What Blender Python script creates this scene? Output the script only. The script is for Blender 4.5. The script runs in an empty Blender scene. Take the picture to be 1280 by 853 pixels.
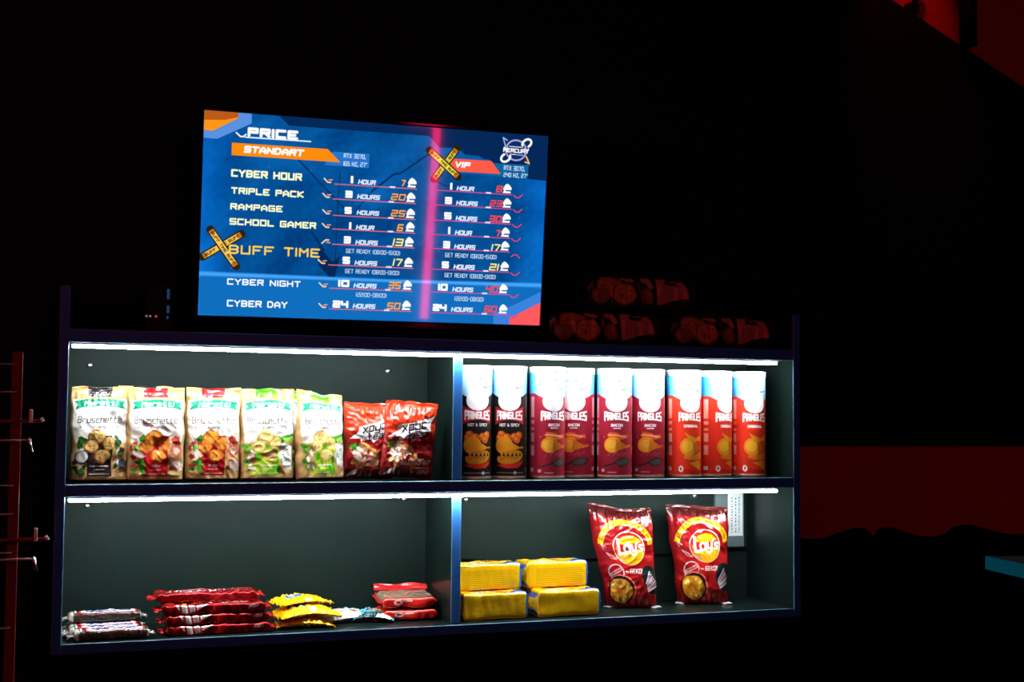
import bpy, bmesh, math
import numpy as np
from mathutils import Matrix, Vector

scene = bpy.context.scene
COL = scene.collection

# ------------------------------------------------------------------ camera, world, lamps, exposure
cam_data = bpy.data.cameras.new('camera')
cam_data.lens = 47.58
cam_data.sensor_width = 36
cam_data.clip_start = 0.02
camera = bpy.data.objects.new('camera', cam_data)
COL.objects.link(camera)
RM = ((0.9346, -0.0274, -0.3547), (-0.3557, -0.0487, -0.9333), (0.0083, 0.9984, -0.0553))
camera.matrix_world = Matrix(((*RM[0], -0.1213), (*RM[1], -2.6006), (*RM[2], 0.4197), (0, 0, 0, 1)))
scene.camera = camera

world = bpy.data.worlds.new('world')
scene.world = world
world.use_nodes = True
world.node_tree.nodes['Background'].inputs[0].default_value = (0.004, 0.005, 0.006, 1)
world.node_tree.nodes['Background'].inputs[1].default_value = 0.2

scene.view_settings.view_transform = 'Standard'
scene.view_settings.look = 'None'
scene.view_settings.exposure = 0.0
scene.view_settings.gamma = 1.0
scene.view_settings.use_curve_mapping = False

LED = 140.0            # radiance of the white shelf strips
TUBE = 20.0           # radiance of the red neon tube across the room


def lamp(name, kind, loc, energy, color, size=0.2, target=None):
    d = bpy.data.lights.new(name, kind)
    d.energy = energy
    d.color = color
    if kind == 'AREA':
        d.size = size
    else:
        d.shadow_soft_size = size
    o = bpy.data.objects.new(name, d)
    o.location = loc
    if target:
        o.rotation_euler = (Vector(target) - Vector(loc)).to_track_quat('-Z', 'Y').to_euler()
    COL.objects.link(o)
    return o


lamp('red_room_lamp', 'AREA', (0.5, -3.3, 1.6), 5.0, (1.0, 0.03, 0.02), 0.5, (0.9, 0.1, 0.3))
cove = lamp('red_cove_lamp', 'SPOT', (1.93, 0.03, 1.76), 2.6, (1.0, 0.02, 0.01), 0.02, (1.99, 0.215, 1.46))
cove.data.spot_size = 1.0
cove.data.spot_blend = 0.7
lamp('red_rack_lamp', 'AREA', (-1.1, -1.0, 0.9), 2.2, (1.0, 0.04, 0.02), 0.3, (-0.15, -0.1, 0.2))
lamp('dim_blue_fill', 'AREA', (0.2, -2.6, 1.7), 2.4, (0.22, 0.6, 1.0), 0.6, (0.5, 0.0, 0.2))  # added fill with no visible source, turns the board fronts navy


# ------------------------------------------------------------------ helpers
def lin(c):
    c = np.asarray(c, dtype=np.float64)
    return np.where(c <= 0.04045, c / 12.92, ((c + 0.055) / 1.055) ** 2.4)


def C(r, g, b):
    return (r / 255.0, g / 255.0, b / 255.0)


def L(r, g, b):
    return tuple(float(v) for v in lin(C(r, g, b))) + (1.0,)


def setin(node, name, val):
    if name in node.inputs:
        node.inputs[name].default_value = val


def material(name, color=(0.5, 0.5, 0.5, 1), rough=0.5, metal=0.0, spec=0.5, coat=0.0, noise=0.0, scale=20.0, bump=0.0,
             emit=None, strength=0.0, attr=False, coat_rough=0.1):
    m = bpy.data.materials.new(name)
    m.use_nodes = True
    nt = m.node_tree
    b = nt.nodes['Principled BSDF']
    b.inputs['Base Color'].default_value = color
    b.inputs['Roughness'].default_value = rough
    b.inputs['Metallic'].default_value = metal
    setin(b, 'Specular IOR Level', spec)
    setin(b, 'Coat Weight', coat)
    setin(b, 'Coat Roughness', coat_rough)
    if emit:
        setin(b, 'Emission Color', emit)
        setin(b, 'Emission Strength', strength)
    if attr:
        a = nt.nodes.new('ShaderNodeAttribute')
        a.attribute_name = 'print'
        nt.links.new(a.outputs['Color'], b.inputs['Base Color'])
    if noise or bump:
        tc = nt.nodes.new('ShaderNodeTexCoord')
        nz = nt.nodes.new('ShaderNodeTexNoise')
        nz.inputs['Scale'].default_value = scale
        nz.inputs['Detail'].default_value = 5
        nt.links.new(tc.outputs['Object'], nz.inputs['Vector'])
        if noise:
            mx = nt.nodes.new('ShaderNodeMixRGB')
            mx.inputs[1].default_value = tuple(v * (1 - noise) for v in color[:3]) + (1,)
            mx.inputs[2].default_value = tuple(min(1, v * (1 + noise)) for v in color[:3]) + (1,)
            nt.links.new(nz.outputs['Fac'], mx.inputs[0])
            nt.links.new(mx.outputs[0], b.inputs['Base Color'])
        if bump:
            bp = nt.nodes.new('ShaderNodeBump')
            bp.inputs['Strength'].default_value = bump
            bp.inputs['Distance'].default_value = 0.002
            nt.links.new(nz.outputs['Fac'], bp.inputs['Height'])
            nt.links.new(bp.outputs[0], b.inputs['Normal'])
    return m


M = {}
M['black_wall'] = material('black_wall_paint', L(14, 14, 12), 0.9, noise=0.3, scale=3, spec=0.1)
M['floor'] = material('dark_floor', L(24, 24, 24), 0.6, noise=0.4, scale=6)
M['ceiling'] = material('black_ceiling_paint', L(16, 17, 15), 0.9, noise=0.3, scale=4, spec=0.1)
M['red_wall'] = material('red_wall_paint', (0.42, 0.03, 0.02, 1), 0.8, noise=0.12, scale=2, spec=0.1)
M['panel'] = material('dark_board', (0.005, 0.011, 0.009, 1), 0.28, noise=0.35, scale=7, spec=0.25)
M['back'] = material('dark_back_board', (0.0062, 0.0140, 0.0112, 1), 0.55, noise=0.35, scale=7, spec=0.12)
M['edge'] = material('blue_edge_band', (0.024, 0.12, 0.36, 1), 0.40, spec=0.15)
M['edge_round'] = material('glossy_edge_highlight', (0.07, 0.16, 0.26, 1), 0.22, spec=0.8)  # paler than the edge band: the strips' highlight is put into the colour
M['led'] = material('white_led_strip', (1, 1, 1, 1), 0.5, emit=(0.86, 0.96, 1.0, 1), strength=LED)
M['led_profile'] = material('led_profile', (0.3, 0.3, 0.3, 1), 0.5)
M['metal'] = material('screw_metal', (0.7, 0.7, 0.68, 1), 0.3, metal=1.0)
M['bezel'] = material('black_gloss_bezel', (0.003, 0.003, 0.003, 1), 0.07, spec=0.5)
M['plastic'] = material('black_plastic', (0.003, 0.003, 0.003, 1), 0.6, spec=0.15)
M['print_film'] = material('printed_film', attr=True, rough=0.27, spec=0.5, coat=0.25, coat_rough=0.15)
M['print_foil'] = material('printed_foil', attr=True, rough=0.24, metal=0.6, spec=0.5)
M['print_semi'] = material('printed_metal_film', attr=True, rough=0.25, metal=0.28, spec=0.5, coat=0.2, coat_rough=0.12)
M['print_matte'] = material('printed_paper', attr=True, rough=0.45, spec=0.4)
M['lid'] = material('can_lid_plastic', (0.85, 0.9, 0.93, 1), 0.3)
M['rim'] = material('can_rim_metal', (0.75, 0.74, 0.7, 1), 0.28, metal=1.0)
M['rack'] = material('rack_enamel', (0.15, 0.022, 0.02, 1), 0.5, spec=0.04)
M['chrome'] = material('chrome_wire', (0.8, 0.8, 0.8, 1), 0.25, metal=1.0)
M['tag'] = material('white_tag', (0.8, 0.77, 0.7, 1), 0.5)
M['desk_edge'] = material('teal_laminate', (0.003, 0.14, 0.20, 1), 0.8, spec=0.0)
M['desk_top'] = material('dark_laminate', (0.01, 0.01, 0.012, 1), 0.6, noise=0.2, scale=10, spec=0.2)
M['desk_body'] = material('green_black_laminate', (0.02, 0.24, 0.17, 1), 0.8, noise=0.2, scale=6, spec=0.0)
M['tube'] = material('red_neon_tube', (0.3, 0.02, 0.05, 1), 0.4, emit=(1.0, 0.006, 0.10, 1), strength=TUBE)
M['red_led'] = material('red_indicator', (0.3, 0, 0, 1), 0.4, emit=(1.0, 0.04, 0.10, 1), strength=0.7)
M['blue_led'] = material('blue_light_bar', (0, 0.02, 0.1, 1), 0.4, emit=(0.012, 0.12, 0.32, 1), strength=0.28)
M['white_led'] = material('white_indicator', (0.2, 0.2, 0.2, 1), 0.4, emit=(1.0, 0.9, 0.9, 1), strength=0.14)
M['mural_black'] = material('mural_black_paint', L(6, 6, 6), 0.9, spec=0.05)
M['grey_box'] = material('grey_plastic', (0.10, 0.14, 0.14, 1), 0.5)


def link_mesh(name, verts, faces, mats, parent=None, smooth=False, colors=None, mat_idx=None):
    me = bpy.data.meshes.new(name)
    verts = np.asarray(verts, dtype=np.float64)
    if isinstance(faces, np.ndarray):
        nv, nf = len(verts), len(faces)
        k = faces.shape[1]
        me.vertices.add(nv)
        me.vertices.foreach_set('co', verts.ravel())
        me.loops.add(nf * k)
        me.loops.foreach_set('vertex_index', faces.ravel().astype(np.int32))
        me.polygons.add(nf)
        me.polygons.foreach_set('loop_start', np.arange(0, nf * k, k, dtype=np.int32))
        me.polygons.foreach_set('loop_total', np.full(nf, k, dtype=np.int32))
        me.update(calc_edges=True)
    else:
        me.from_pydata([tuple(v) for v in verts], [], faces)
    for m in (mats if isinstance(mats, (list, tuple)) else [mats]):
        me.materials.append(m)
    if colors is not None:
        a = me.color_attributes.new('print', 'FLOAT_COLOR', 'POINT')
        c = np.ones((len(verts), 4))
        c[:, :3] = lin(np.clip(colors, 0, 1))
        a.data.foreach_set('color', c.ravel().astype(np.float32))
    if mat_idx is not None:
        me.polygons.foreach_set('material_index', np.asarray(mat_idx, dtype=np.int32))
    if smooth:
        me.polygons.foreach_set('use_smooth', np.ones(len(me.polygons), dtype=bool))
    me.validate()
    o = bpy.data.objects.new(name, me)
    if parent:
        o.parent = parent
    COL.objects.link(o)
    return o


def from_bm(name, bm, mats, parent=None, smooth=False):
    me = bpy.data.meshes.new(name)
    bm.normal_update()
    bm.to_mesh(me)
    bm.free()
    for m in (mats if isinstance(mats, (list, tuple)) else [mats]):
        me.materials.append(m)
    if smooth:
        me.polygons.foreach_set('use_smooth', np.ones(len(me.polygons), dtype=bool))
    o = bpy.data.objects.new(name, me)
    if parent:
        o.parent = parent
    COL.objects.link(o)
    return o


def add_box(bm, x0, x1, y0, y1, z0, z1, bevel=0.0, seg=2):
    r = bmesh.ops.create_cube(bm, size=1.0)
    for v in r['verts']:
        v.co = Vector((x0 + (v.co.x + .5) * (x1 - x0), y0 + (v.co.y + .5) * (y1 - y0), z0 + (v.co.z + .5) * (z1 - z0)))
    if bevel:
        ed = list({e for v in r['verts'] for e in v.link_edges})
        bmesh.ops.bevel(bm, geom=ed, offset=bevel, segments=seg, profile=0.5, affect='EDGES')


def box(name, x0, x1, y0, y1, z0, z1, mats, parent=None, bevel=0.0, front_mat=None, seg=2):
    bm = bmesh.new()
    add_box(bm, x0, x1, y0, y1, z0, z1, bevel, seg)
    if front_mat is not None:
        bm.normal_update()
        for f in bm.faces:
            if f.normal.y < -0.9:
                f.material_index = front_mat
    return from_bm(name, bm, mats, parent)


def add_tube(bm, pts, r, n=10, caps=True):
    pts = [Vector(p) for p in pts]
    rings = []
    up = Vector((0, 0, 1))
    for i, p in enumerate(pts):
        d = (pts[min(i + 1, len(pts) - 1)] - pts[max(i - 1, 0)]).normalized()
        a = d.cross(up)
        if a.length < 1e-3:
            a = d.cross(Vector((1, 0, 0)))
        a.normalize()
        b = d.cross(a).normalized()
        rr = r[i] if isinstance(r, (list, tuple)) else r
        rings.append([bm.verts.new(p + a * (rr * math.cos(2 * math.pi * k / n)) + b * (rr * math.sin(2 * math.pi * k / n))) for k in range(n)])
    for i in range(len(rings) - 1):
        for k in range(n):
            bm.faces.new((rings[i][k], rings[i][(k + 1) % n], rings[i + 1][(k + 1) % n], rings[i + 1][k]))
    if caps:
        bm.faces.new(rings[0][::-1])
        bm.faces.new(rings[-1])


def tube(name, pts, r, m, parent=None, n=10):
    bm = bmesh.new()
    add_tube(bm, pts, r, n)
    bmesh.ops.recalc_face_normals(bm, faces=bm.faces)
    return from_bm(name, bm, m, parent, True)


def add_prism(bm, poly, y0, y1):
    a = [bm.verts.new((x, y0, z)) for x, z in poly]
    b = [bm.verts.new((x, y1, z)) for x, z in poly]
    bm.faces.new(a)
    bm.faces.new(b[::-1])
    n = len(poly)
    for i in range(n):
        bm.faces.new((a[i], b[i], b[(i + 1) % n], a[(i + 1) % n]))
    bmesh.ops.recalc_face_normals(bm, faces=bm.faces)


def lathe(name, prof, m, parent=None, n=48, z=0.0, smooth=True):
    v, f = [], []
    for (r, h) in prof:
        for k in range(n):
            v.append((r * math.cos(2 * math.pi * k / n), r * math.sin(2 * math.pi * k / n), h))
    for i in range(len(prof) - 1):
        for k in range(n):
            f.append((i * n + k, i * n + (k + 1) % n, (i + 1) * n + (k + 1) % n, (i + 1) * n + k))
    o = link_mesh(name, v, f, m, parent, smooth)
    o.location.z = z
    return o


def thing(name, label, cat, loc=(0, 0, 0), rz=0.0, group=None, rx=0.0, ry=0.0):
    o = bpy.data.objects.new(name, None)
    o.empty_display_size = 0.05
    o.location = loc
    o.rotation_euler = (rx, ry, rz)
    o['label'] = label
    o['category'] = cat
    if group:
        o['group'] = group
    COL.objects.link(o)
    return o


def dup(root, label, loc, rz=0.0, group=None, rx=0.0, ry=0.0):
    c = root.copy()
    c.location = loc
    c.rotation_euler = (rx, ry, rz)
    c['label'] = label
    if group:
        c['group'] = group
    COL.objects.link(c)
    for ch in list(root.children):
        d = ch.copy()
        COL.objects.link(d)
        d.parent = c
        for g in list(ch.children):
            e = g.copy()
            COL.objects.link(e)
            e.parent = d
    return c


def struct(o):
    o['kind'] = 'structure'
    return o


# ------------------------------------------------------------------ a small painter for printed surfaces
GL = {
    'A': '00 04 26 44 40|02 42', 'B': '00 06 36 45 44 33 03|33 42 41 30 00', 'C': '46 06 00 40', 'D': '00 06 36 44 42 30 00',
    'E': '46 06 00 40|03 33', 'F': '46 06 00|03 33', 'G': '46 06 00 40 43 23', 'H': '00 06|40 46|03 43', 'I': '00 06', 'J': '46 40 00 02',
    'K': '00 06|46 03 40', 'L': '06 00 40', 'M': '00 06 23 46 40', 'N': '00 06 40 46', 'O': '06 46 40 00 06', 'P': '00 06 46 43 03',
    'Q': '06 46 40 00 06|22 40', 'R': '00 06 46 43 03|23 40', 'S': '46 06 03 43 40 00', 'T': '06 46|26 20', 'U': '06 00 40 46',
    'V': '06 20 46', 'W': '06 10 24 30 46', 'X': '00 46|06 40', 'Y': '06 23 46|23 20', 'Z': '06 46 00 40',
    '0': '06 46 40 00 06', '1': '00 06', '2': '06 46 43 03 00 40', '3': '06 46 40 00|03 43', '4': '06 03 43|46 40', '5': '46 06 03 43 40 00',
    '6': '46 06 00 40 43 03', '7': '06 46 20', '8': '06 46 40 00 06|03 43', '9': '43 03 06 46 40 00',
    'a': '04 44 40 00 02 42', 'c': '44 04 00 40', 'd': '46 40 00 04 44', 'e': '02 42 44 04 00 40', 'g': '44 04 00 40|44 4b 0b', 'h': '06 00|04 44 40',
    'i': '00 04|05 06', 'k': '06 00|44 02 40', 'l': '06 00', 'm': '00 04 44 40|24 20', 'n': '00 04 44 40', 'o': '04 44 40 00 04',
    'p': '04 0b|04 44 40 00', 'r': '00 04 44', 's': '44 04 02 42 40 00', 't': '16 10 40|04 34', 'u': '04 00 40|44 40', 'w': '04 10 23 30 44',
    'x': '00 44|04 40', 'y': '04 00 40|44 4b 0b', 'b': '06 00 40 44 04',
    ':': '01 02|04 05', '.': '00 01', ',': '0a 01', '-': '03 33', '(': '16 05 01 10', ')': '06 15 11 00', '"': '06 05|26 25', '&': '40 05 16 25 01 10 42', "'": '06 04',
    '\u0414': '0a 00 40 4a|10 16 36 30', '\u041f': '00 06 46 40', '\u0423': '06 03 43|46 40 00', '\u0416': '20 26|00 46|06 40',
    '\u0419': '00 06|06 00 46 40', '\u042b': '06 00 20 23 03|46 40', '\u042c': '06 00 40 43 03', '\u0411': '46 06 00 40 43 03',
    '\u041e': '06 46 40 00 06', '\u0421': '46 06 00 40', '\u0422': '06 46|26 20', '\u041d': '00 06|40 46|03 43', '\u041a': '00 06|46 03 40',
    '\u0410': '00 04 26 44 40|02 42', '\u0415': '46 06 00 40|03 33',
}
YV = {'a': -1, 'b': -2}


def glyph(ch):
    s = GL.get(ch)
    if s is None:
        return [], 2.5
    ls = []
    for part in s.split('|'):
        ls.append([(float(t[0]), float(YV[t[1]] if t[1] in YV else int(t[1]))) for t in part.split()])
    return ls, max(p[0] for l in ls for p in l)


def fnoise(u, v, seed, freq, n=14):
    rg = np.random.default_rng(seed)
    o = np.zeros_like(u)
    for i in range(n):
        a = rg.uniform(0, 2 * math.pi)
        k = freq * rg.uniform(0.4, 1.6)
        o += np.sin(k * (u * math.cos(a) + v * math.sin(a)) * 2 * math.pi + rg.uniform(0, 6.28))
    return o / math.sqrt(n)


class Canvas:
    """Flat artwork w x h units on nx x ny samples."""

    def __init__(self, w, h, nx, ny, base):
        self.w, self.h, self.nx, self.ny = w, h, nx, ny
        self.im = np.empty((ny, nx, 3))
        self.im[:] = base
        self.xs = np.linspace(0, w, nx)
        self.ys = np.linspace(0, h, ny)
        self.px = max(w / (nx - 1), h / (ny - 1))

    def _win(self, x0, x1, y0, y1, m):
        i0, i1 = np.searchsorted(self.xs, [x0 - m, x1 + m])
        j0, j1 = np.searchsorted(self.ys, [y0 - m, y1 + m])
        if i1 <= i0 or j1 <= j0:
            return None
        X, Y = np.meshgrid(self.xs[i0:i1], self.ys[j0:j1])
        return (slice(j0, j1), slice(i0, i1)), X, Y

    def _mix(self, sl, a, col):
        a = np.clip(a, 0, 1)[..., None]
        self.im[sl] = self.im[sl] * (1 - a) + np.asarray(col) * a

    def rect(self, x0, x1, y0, y1, col, al=1.0, soft=0.0):
        self.poly([(x0, y0), (x1, y0), (x1, y1), (x0, y1)], col, al)

    def poly(self, pts, col, al=1.0):
        xs = [p[0] for p in pts]
        ys = [p[1] for p in pts]
        w = self._win(min(xs), max(xs), min(ys), max(ys), 2 * self.px)
        if not w:
            return
        sl, X, Y = w
        ins = np.zeros(X.shape, bool)
        d = np.full(X.shape, 1e9)
        n = len(pts)
        for i in range(n):
            (ax, ay), (bx, by) = pts[i], pts[(i + 1) % n]
            c = ((ay > Y) != (by > Y))
            if by != ay:
                ins ^= c & (X < (bx - ax) * (Y - ay) / (by - ay) + ax)
            d = np.minimum(d, self._sd(X, Y, ax, ay, bx, by))
        sd = np.where(ins, d, -d)
        self._mix(sl, (0.5 + sd / self.px) * al, col)

    @staticmethod
    def _sd(X, Y, ax, ay, bx, by):
        dx, dy = bx - ax, by - ay
        q = dx * dx + dy * dy
        t = 0 if q == 0 else np.clip(((X - ax) * dx + (Y - ay) * dy) / q, 0, 1)
        return np.hypot(X - ax - t * dx, Y - ay - t * dy)

    def ell(self, cx, cy, rx, ry, col, rot=0.0, al=1.0, soft=0.0, wob=0.0, seed=1):
        R = max(rx, ry) * (1 + wob)
        w = self._win(cx - R, cx + R, cy - R, cy + R, 2 * self.px + soft)
        if not w:
            return
        sl, X, Y = w
        c, s = math.cos(rot), math.sin(rot)
        U = ((X - cx) * c + (Y - cy) * s) / rx
        V = (-(X - cx) * s + (Y - cy) * c) / ry
        r = np.hypot(U, V)
        if wob:
            th = np.arctan2(V, U)
            r = r / (1 + wob * (0.5 * np.sin(3 * th + seed) + 0.5 * np.sin(5 * th + 2.3 * seed)))
        self._mix(sl, (0.5 + (1 - r) * min(rx, ry) / (self.px + soft)) * al, col)

    def line(self, pts, wd, col, al=1.0, square=False):
        xs = [p[0] for p in pts]
        ys = [p[1] for p in pts]
        w = self._win(min(xs), max(xs), min(ys), max(ys), wd + 2 * self.px)
        if not w:
            return
        sl, X, Y = w
        d = np.full(X.shape, 1e9)
        for (ax, ay), (bx, by) in zip(pts[:-1], pts[1:]):
            d = np.minimum(d, self._sd(X, Y, ax, ay, bx, by))
        self._mix(sl, (0.5 + (wd / 2 - d) / self.px) * al, col)

    def ring(self, cx, cy, rx, ry, wd, col, a0=0.0, a1=2 * math.pi, rot=0.0, al=1.0):
        c, s = math.cos(rot), math.sin(rot)
        pts = []
        for k in range(41):
            a = a0 + (a1 - a0) * k / 40
            x, y = rx * math.cos(a), ry * math.sin(a)
            pts.append((cx + x * c - y * s, cy + x * s + y * c))
        self.line(pts, wd, col, al)

    def text(self, s, x, y, h, col, sw=0.2, width=None, slant=0.0, rot=0.0, align='l', asp=0.9, al=1.0, gap=1.9, path=None):
        """cap height h, stroke sw*h; width fits the string; path bends it: path(t along, v up) -> (x, y)."""
        lay, cx = [], 0.0
        for ch in s:
            ls, gw = glyph(ch)
            lay.append((cx, ls))
            cx += gw + gap + (0.0 if ls else -0.4)
        cx -= gap
        st = sw * h
        uy = (h - st) / 6.0
        ux = uy * asp if width is None else (width - st) / max(cx, 0.5)
        tot = cx * ux
        ox = {'l': st / 2, 'c': -tot / 2, 'r': -tot - st / 2}[align]
        c, sn = math.cos(rot), math.sin(rot)
        for gx, ls in lay:
            for l in ls:
                pts = []
                for (a, b) in l:
                    px_, py_ = ox + (gx + a) * ux + slant * b * uy, st / 2 + b * uy
                    if path:
                        pts.append(path(px_, py_))
                    else:
                        pts.append((x + px_ * c - py_ * sn, y + px_ * sn + py_ * c))
                self.line(pts, st, col, al)

    def speckle(self, amp, seed, freq):
        U, V = np.meshgrid(self.xs / self.w, self.ys / self.w)
        n = fnoise(U, V, seed, freq)
        self.im *= (1 + amp * n)[..., None]

    def gradient(self, fn):
        U, V = np.meshgrid(self.xs / self.w, self.ys / self.h)
        self.im[:] = fn(U, V)


def grid_faces(nu, nv, off=0, wrap=False):
    j, i = np.meshgrid(np.arange(nv - 1), np.arange(nu if wrap else nu - 1), indexing='ij')
    i2 = (i + 1) % nu
    return (off + np.stack([j * nu + i, j * nu + i2, (j + 1) * nu + i2, (j + 1) * nu + i], -1).reshape(-1, 4))


WHITE = C(250, 250, 248)
BLACK = C(14, 14, 14)

# ------------------------------------------------------------------ the room
struct(box('wall_back', -2.6, 4.2, 0.215, 0.33, -1.05, 1.0, M['black_wall']))
struct(box('wall_back_upper_left', -2.6, 1.60, 0.215, 0.33, 1.0, 1.8, M['black_wall']))
struct(box('wall_back_upper_right', 1.60, 4.2, 0.215, 0.33, 1.0, 1.8, M['red_wall']))
struct(box('wall_left', -2.7, -2.6, -4.2, 0.33, -1.05, 1.8, M['black_wall']))
struct(box('wall_right', 4.2, 4.3, -4.2, 0.33, -1.05, 1.8, M['black_wall']))
struct(box('wall_front', -2.7, 4.3, -4.3, -4.2, -1.05, 1.8, M['black_wall']))
struct(box('floor', -2.7, 4.3, -4.3, 0.33, -1.15, -1.05, M['floor']))
struct(box('ceiling', -2.7, 4.3, -4.3, 0.33, 1.8, 1.9, M['ceiling']))

# black slanted bulkhead over the red wall, right of the shelves
bm = bmesh.new()
add_prism(bm, [(1.585, 0.355), (3.6, 0.355), (3.6, 0.733), (1.955, 1.471), (1.585, 1.637)], 0.19, 0.2145)
o = from_bm('slanted_bulkhead', bm, M['black_wall'])
o['label'] = 'black slanted wall panel above the red mural, right of the shelves'
o['category'] = 'wall panel'

t = thing('ceiling_pipe', 'thin dark vertical pipe in front of the red wall, top right corner', 'pipe', (2.166, 0.165, 1.370))
tube('pipe', [(0, 0, 0.0), (0, 0, 0.428)], 0.022, M['plastic'], t, 14)
tube('collar', [(0, 0, 0.38), (0, 0, 0.41)], 0.030, M['plastic'], t, 14)
t = thing('cable_clip', 'small dark clip on the red wall at the bulkhead edge, top right', 'clip', (2.020, 0.19, 1.472))
tube('stem', [(0, 0.02, -0.02), (0.012, -0.01, 0.03), (0.02, -0.01, 0.06)], 0.008, M['plastic'], t)
box('base', -0.014, 0.014, -0.004, 0.0235, -0.024, 0.0, M['plastic'], t, 0.002)

# mural: red strip with black hills
t = thing('wall_mural', 'dark red wall strip with black hill silhouettes, right of the shelves', 'mural', (1.559, 0.2125, 0))
box('red_panel', 0.0, 1.97, -0.008, 0.0, 0.0, 0.355, M['red_wall'], t)
hill = [(0.0, 0.0), (0.0, 0.136), (0.04, 0.135), (0.075, 0.131), (0.11, 0.130), (0.15, 0.139), (0.185, 0.149), (0.215, 0.154), (0.236, 0.154), (0.25, 0.147),
        (0.262, 0.134), (0.268, 0.133), (0.278, 0.147), (0.297, 0.154), (0.32, 0.153), (0.36, 0.141), (0.40, 0.131), (0.43, 0.128), (0.455, 0.128), (0.48, 0.134),
        (0.505, 0.149), (0.53, 0.155), (0.56, 0.154), (0.60, 0.145), (0.65, 0.133), (0.69, 0.127), (0.74, 0.127), (0.80, 0.134), (0.88, 0.15), (0.98, 0.14),
        (1.1, 0.125), (1.25, 0.14), (1.4, 0.155), (1.6, 0.135), (1.9, 0.14), (1.9, 0.0)]
hill = [(x + 0.071 if x > 0 else x, z) for x, z in hill]
bm = bmesh.new()
add_prism(bm, hill, -0.0115, -0.0082)
from_bm('hill_silhouettes', bm, M['mural_black'], t)

# neon tube on the far wall (seen mirrored in the television)
t = thing('neon_tube', 'vertical red neon tube mirrored as a magenta stripe in the television', 'neon light', (1.573, -4.0, 0))
pts = [(0, 0, -0.30), (0, 0, 0.80), (0, 0, 0.95)]
pts += [(-0.05 * (1 - math.cos(a)), 0, 0.95 + 0.05 * math.sin(a)) for a in (0.4, 0.8, 1.2, 1.5)] + [(-0.14, 0, 1.004)]
tube('glass_tube', pts, 0.019, M['tube'], t, 16)
for z in (-0.25, 0.35, 0.85):
    box('bracket', -0.012, 0.012, -0.2, -0.0195, z - 0.01, z + 0.01, M['plastic'], t)

# ------------------------------------------------------------------ shelf unit
W, HT, D = 1.5394, 0.548, 0.199
MZ0, MZ1 = 0.2652, 0.2880
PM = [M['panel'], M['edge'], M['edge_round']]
su = thing('shelf_unit', 'dark navy wall shelf unit of four compartments with white light strips under the boards', 'shelf', (0, 0, 0))


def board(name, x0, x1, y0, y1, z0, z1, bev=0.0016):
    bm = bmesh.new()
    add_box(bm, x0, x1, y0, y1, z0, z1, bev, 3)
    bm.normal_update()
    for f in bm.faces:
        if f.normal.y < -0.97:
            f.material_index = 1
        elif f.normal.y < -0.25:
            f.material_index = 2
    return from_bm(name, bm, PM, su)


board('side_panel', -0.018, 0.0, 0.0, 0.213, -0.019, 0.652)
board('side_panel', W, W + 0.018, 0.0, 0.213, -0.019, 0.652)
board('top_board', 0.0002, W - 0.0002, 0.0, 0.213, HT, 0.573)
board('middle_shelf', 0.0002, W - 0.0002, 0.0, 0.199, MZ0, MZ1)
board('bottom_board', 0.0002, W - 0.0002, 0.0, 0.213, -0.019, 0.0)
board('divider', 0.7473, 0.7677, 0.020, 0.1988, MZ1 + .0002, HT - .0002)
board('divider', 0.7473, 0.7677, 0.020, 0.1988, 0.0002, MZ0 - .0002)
box('back_panel', 0.0004, W - 0.0004, 0.1992, 0.2128, 0.0004, HT - 0.0004, M['back'], su)
for z in (HT, MZ0):
    h = box('light_profile', 0.004, W - 0.034, 0.0035, 0.0150, z - 0.0035, z - 0.0002, M['led_profile'], su)
    e = box('light_strip', 0.006, W - 0.038, 0.0040, 0.0145, z - 0.0095, z - 0.0036, M['led'], h, 0.002)
for (x, y, z) in ((0.049, 0, 0.513), (0.659, 0, 0.513), (0.051, 0, 0.236), (0.700, 0, 0.240), (0.838, 0, 0.237), (1.399, 0, 0.238)):
    s = lathe('screw', [(0.0, 0.0032), (0.0022, 0.0032), (0.0046, 0.0022), (0.0052, 0.0006), (0.0052, 0.0)], M['metal'], su, 20)
    s.location = (x, 0.1992, z)
    s.rotation_euler = (math.pi / 2, 0, 0)
tube('mains_cable', [(0.775, 0.1965, 0.112), (1.0, 0.1955, 0.098), (1.25, 0.1955, 0.104), (1.445, 0.1960, 0.112), (1.537, 0.1960, 0.112)], 0.0025, M['plastic'], su, 8)

# white labelled box on the back panel behind the right crisp bag
t = thing('adapter_box', 'grey power adapter with white label on the shelf back, behind the right-hand red crisp bag', 'adapter', (1.490, 0.199, 0.118))
box('case', -0.042, 0.034, -0.012, 0.0, 0.0, 0.132, M['grey_box'], t, 0.002)
cv = Canvas(0.040, 0.10, 60, 150, C(225, 232, 230))
for k, (xx, n) in enumerate(((0.011, 13), (0.021, 11), (0.030, 15))):
    for j in range(n):
        y = 0.008 + j * (0.084 / n)
        cv.rect(xx - 0.0014, xx + 0.0014, y, y + 0.084 / n * (0.35 + 0.4 * ((j * 7 + k * 3) % 5) / 5), C(95, 105, 108))
U, V = np.meshgrid(cv.xs, cv.ys)
link_mesh('label_sheet', np.stack([U.ravel() - 0.010, np.full(U.size, -0.0125), V.ravel() + 0.026], -1), grid_faces(60, 150), M['print_matte'], t, colors=cv.im.reshape(-1, 3))

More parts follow.
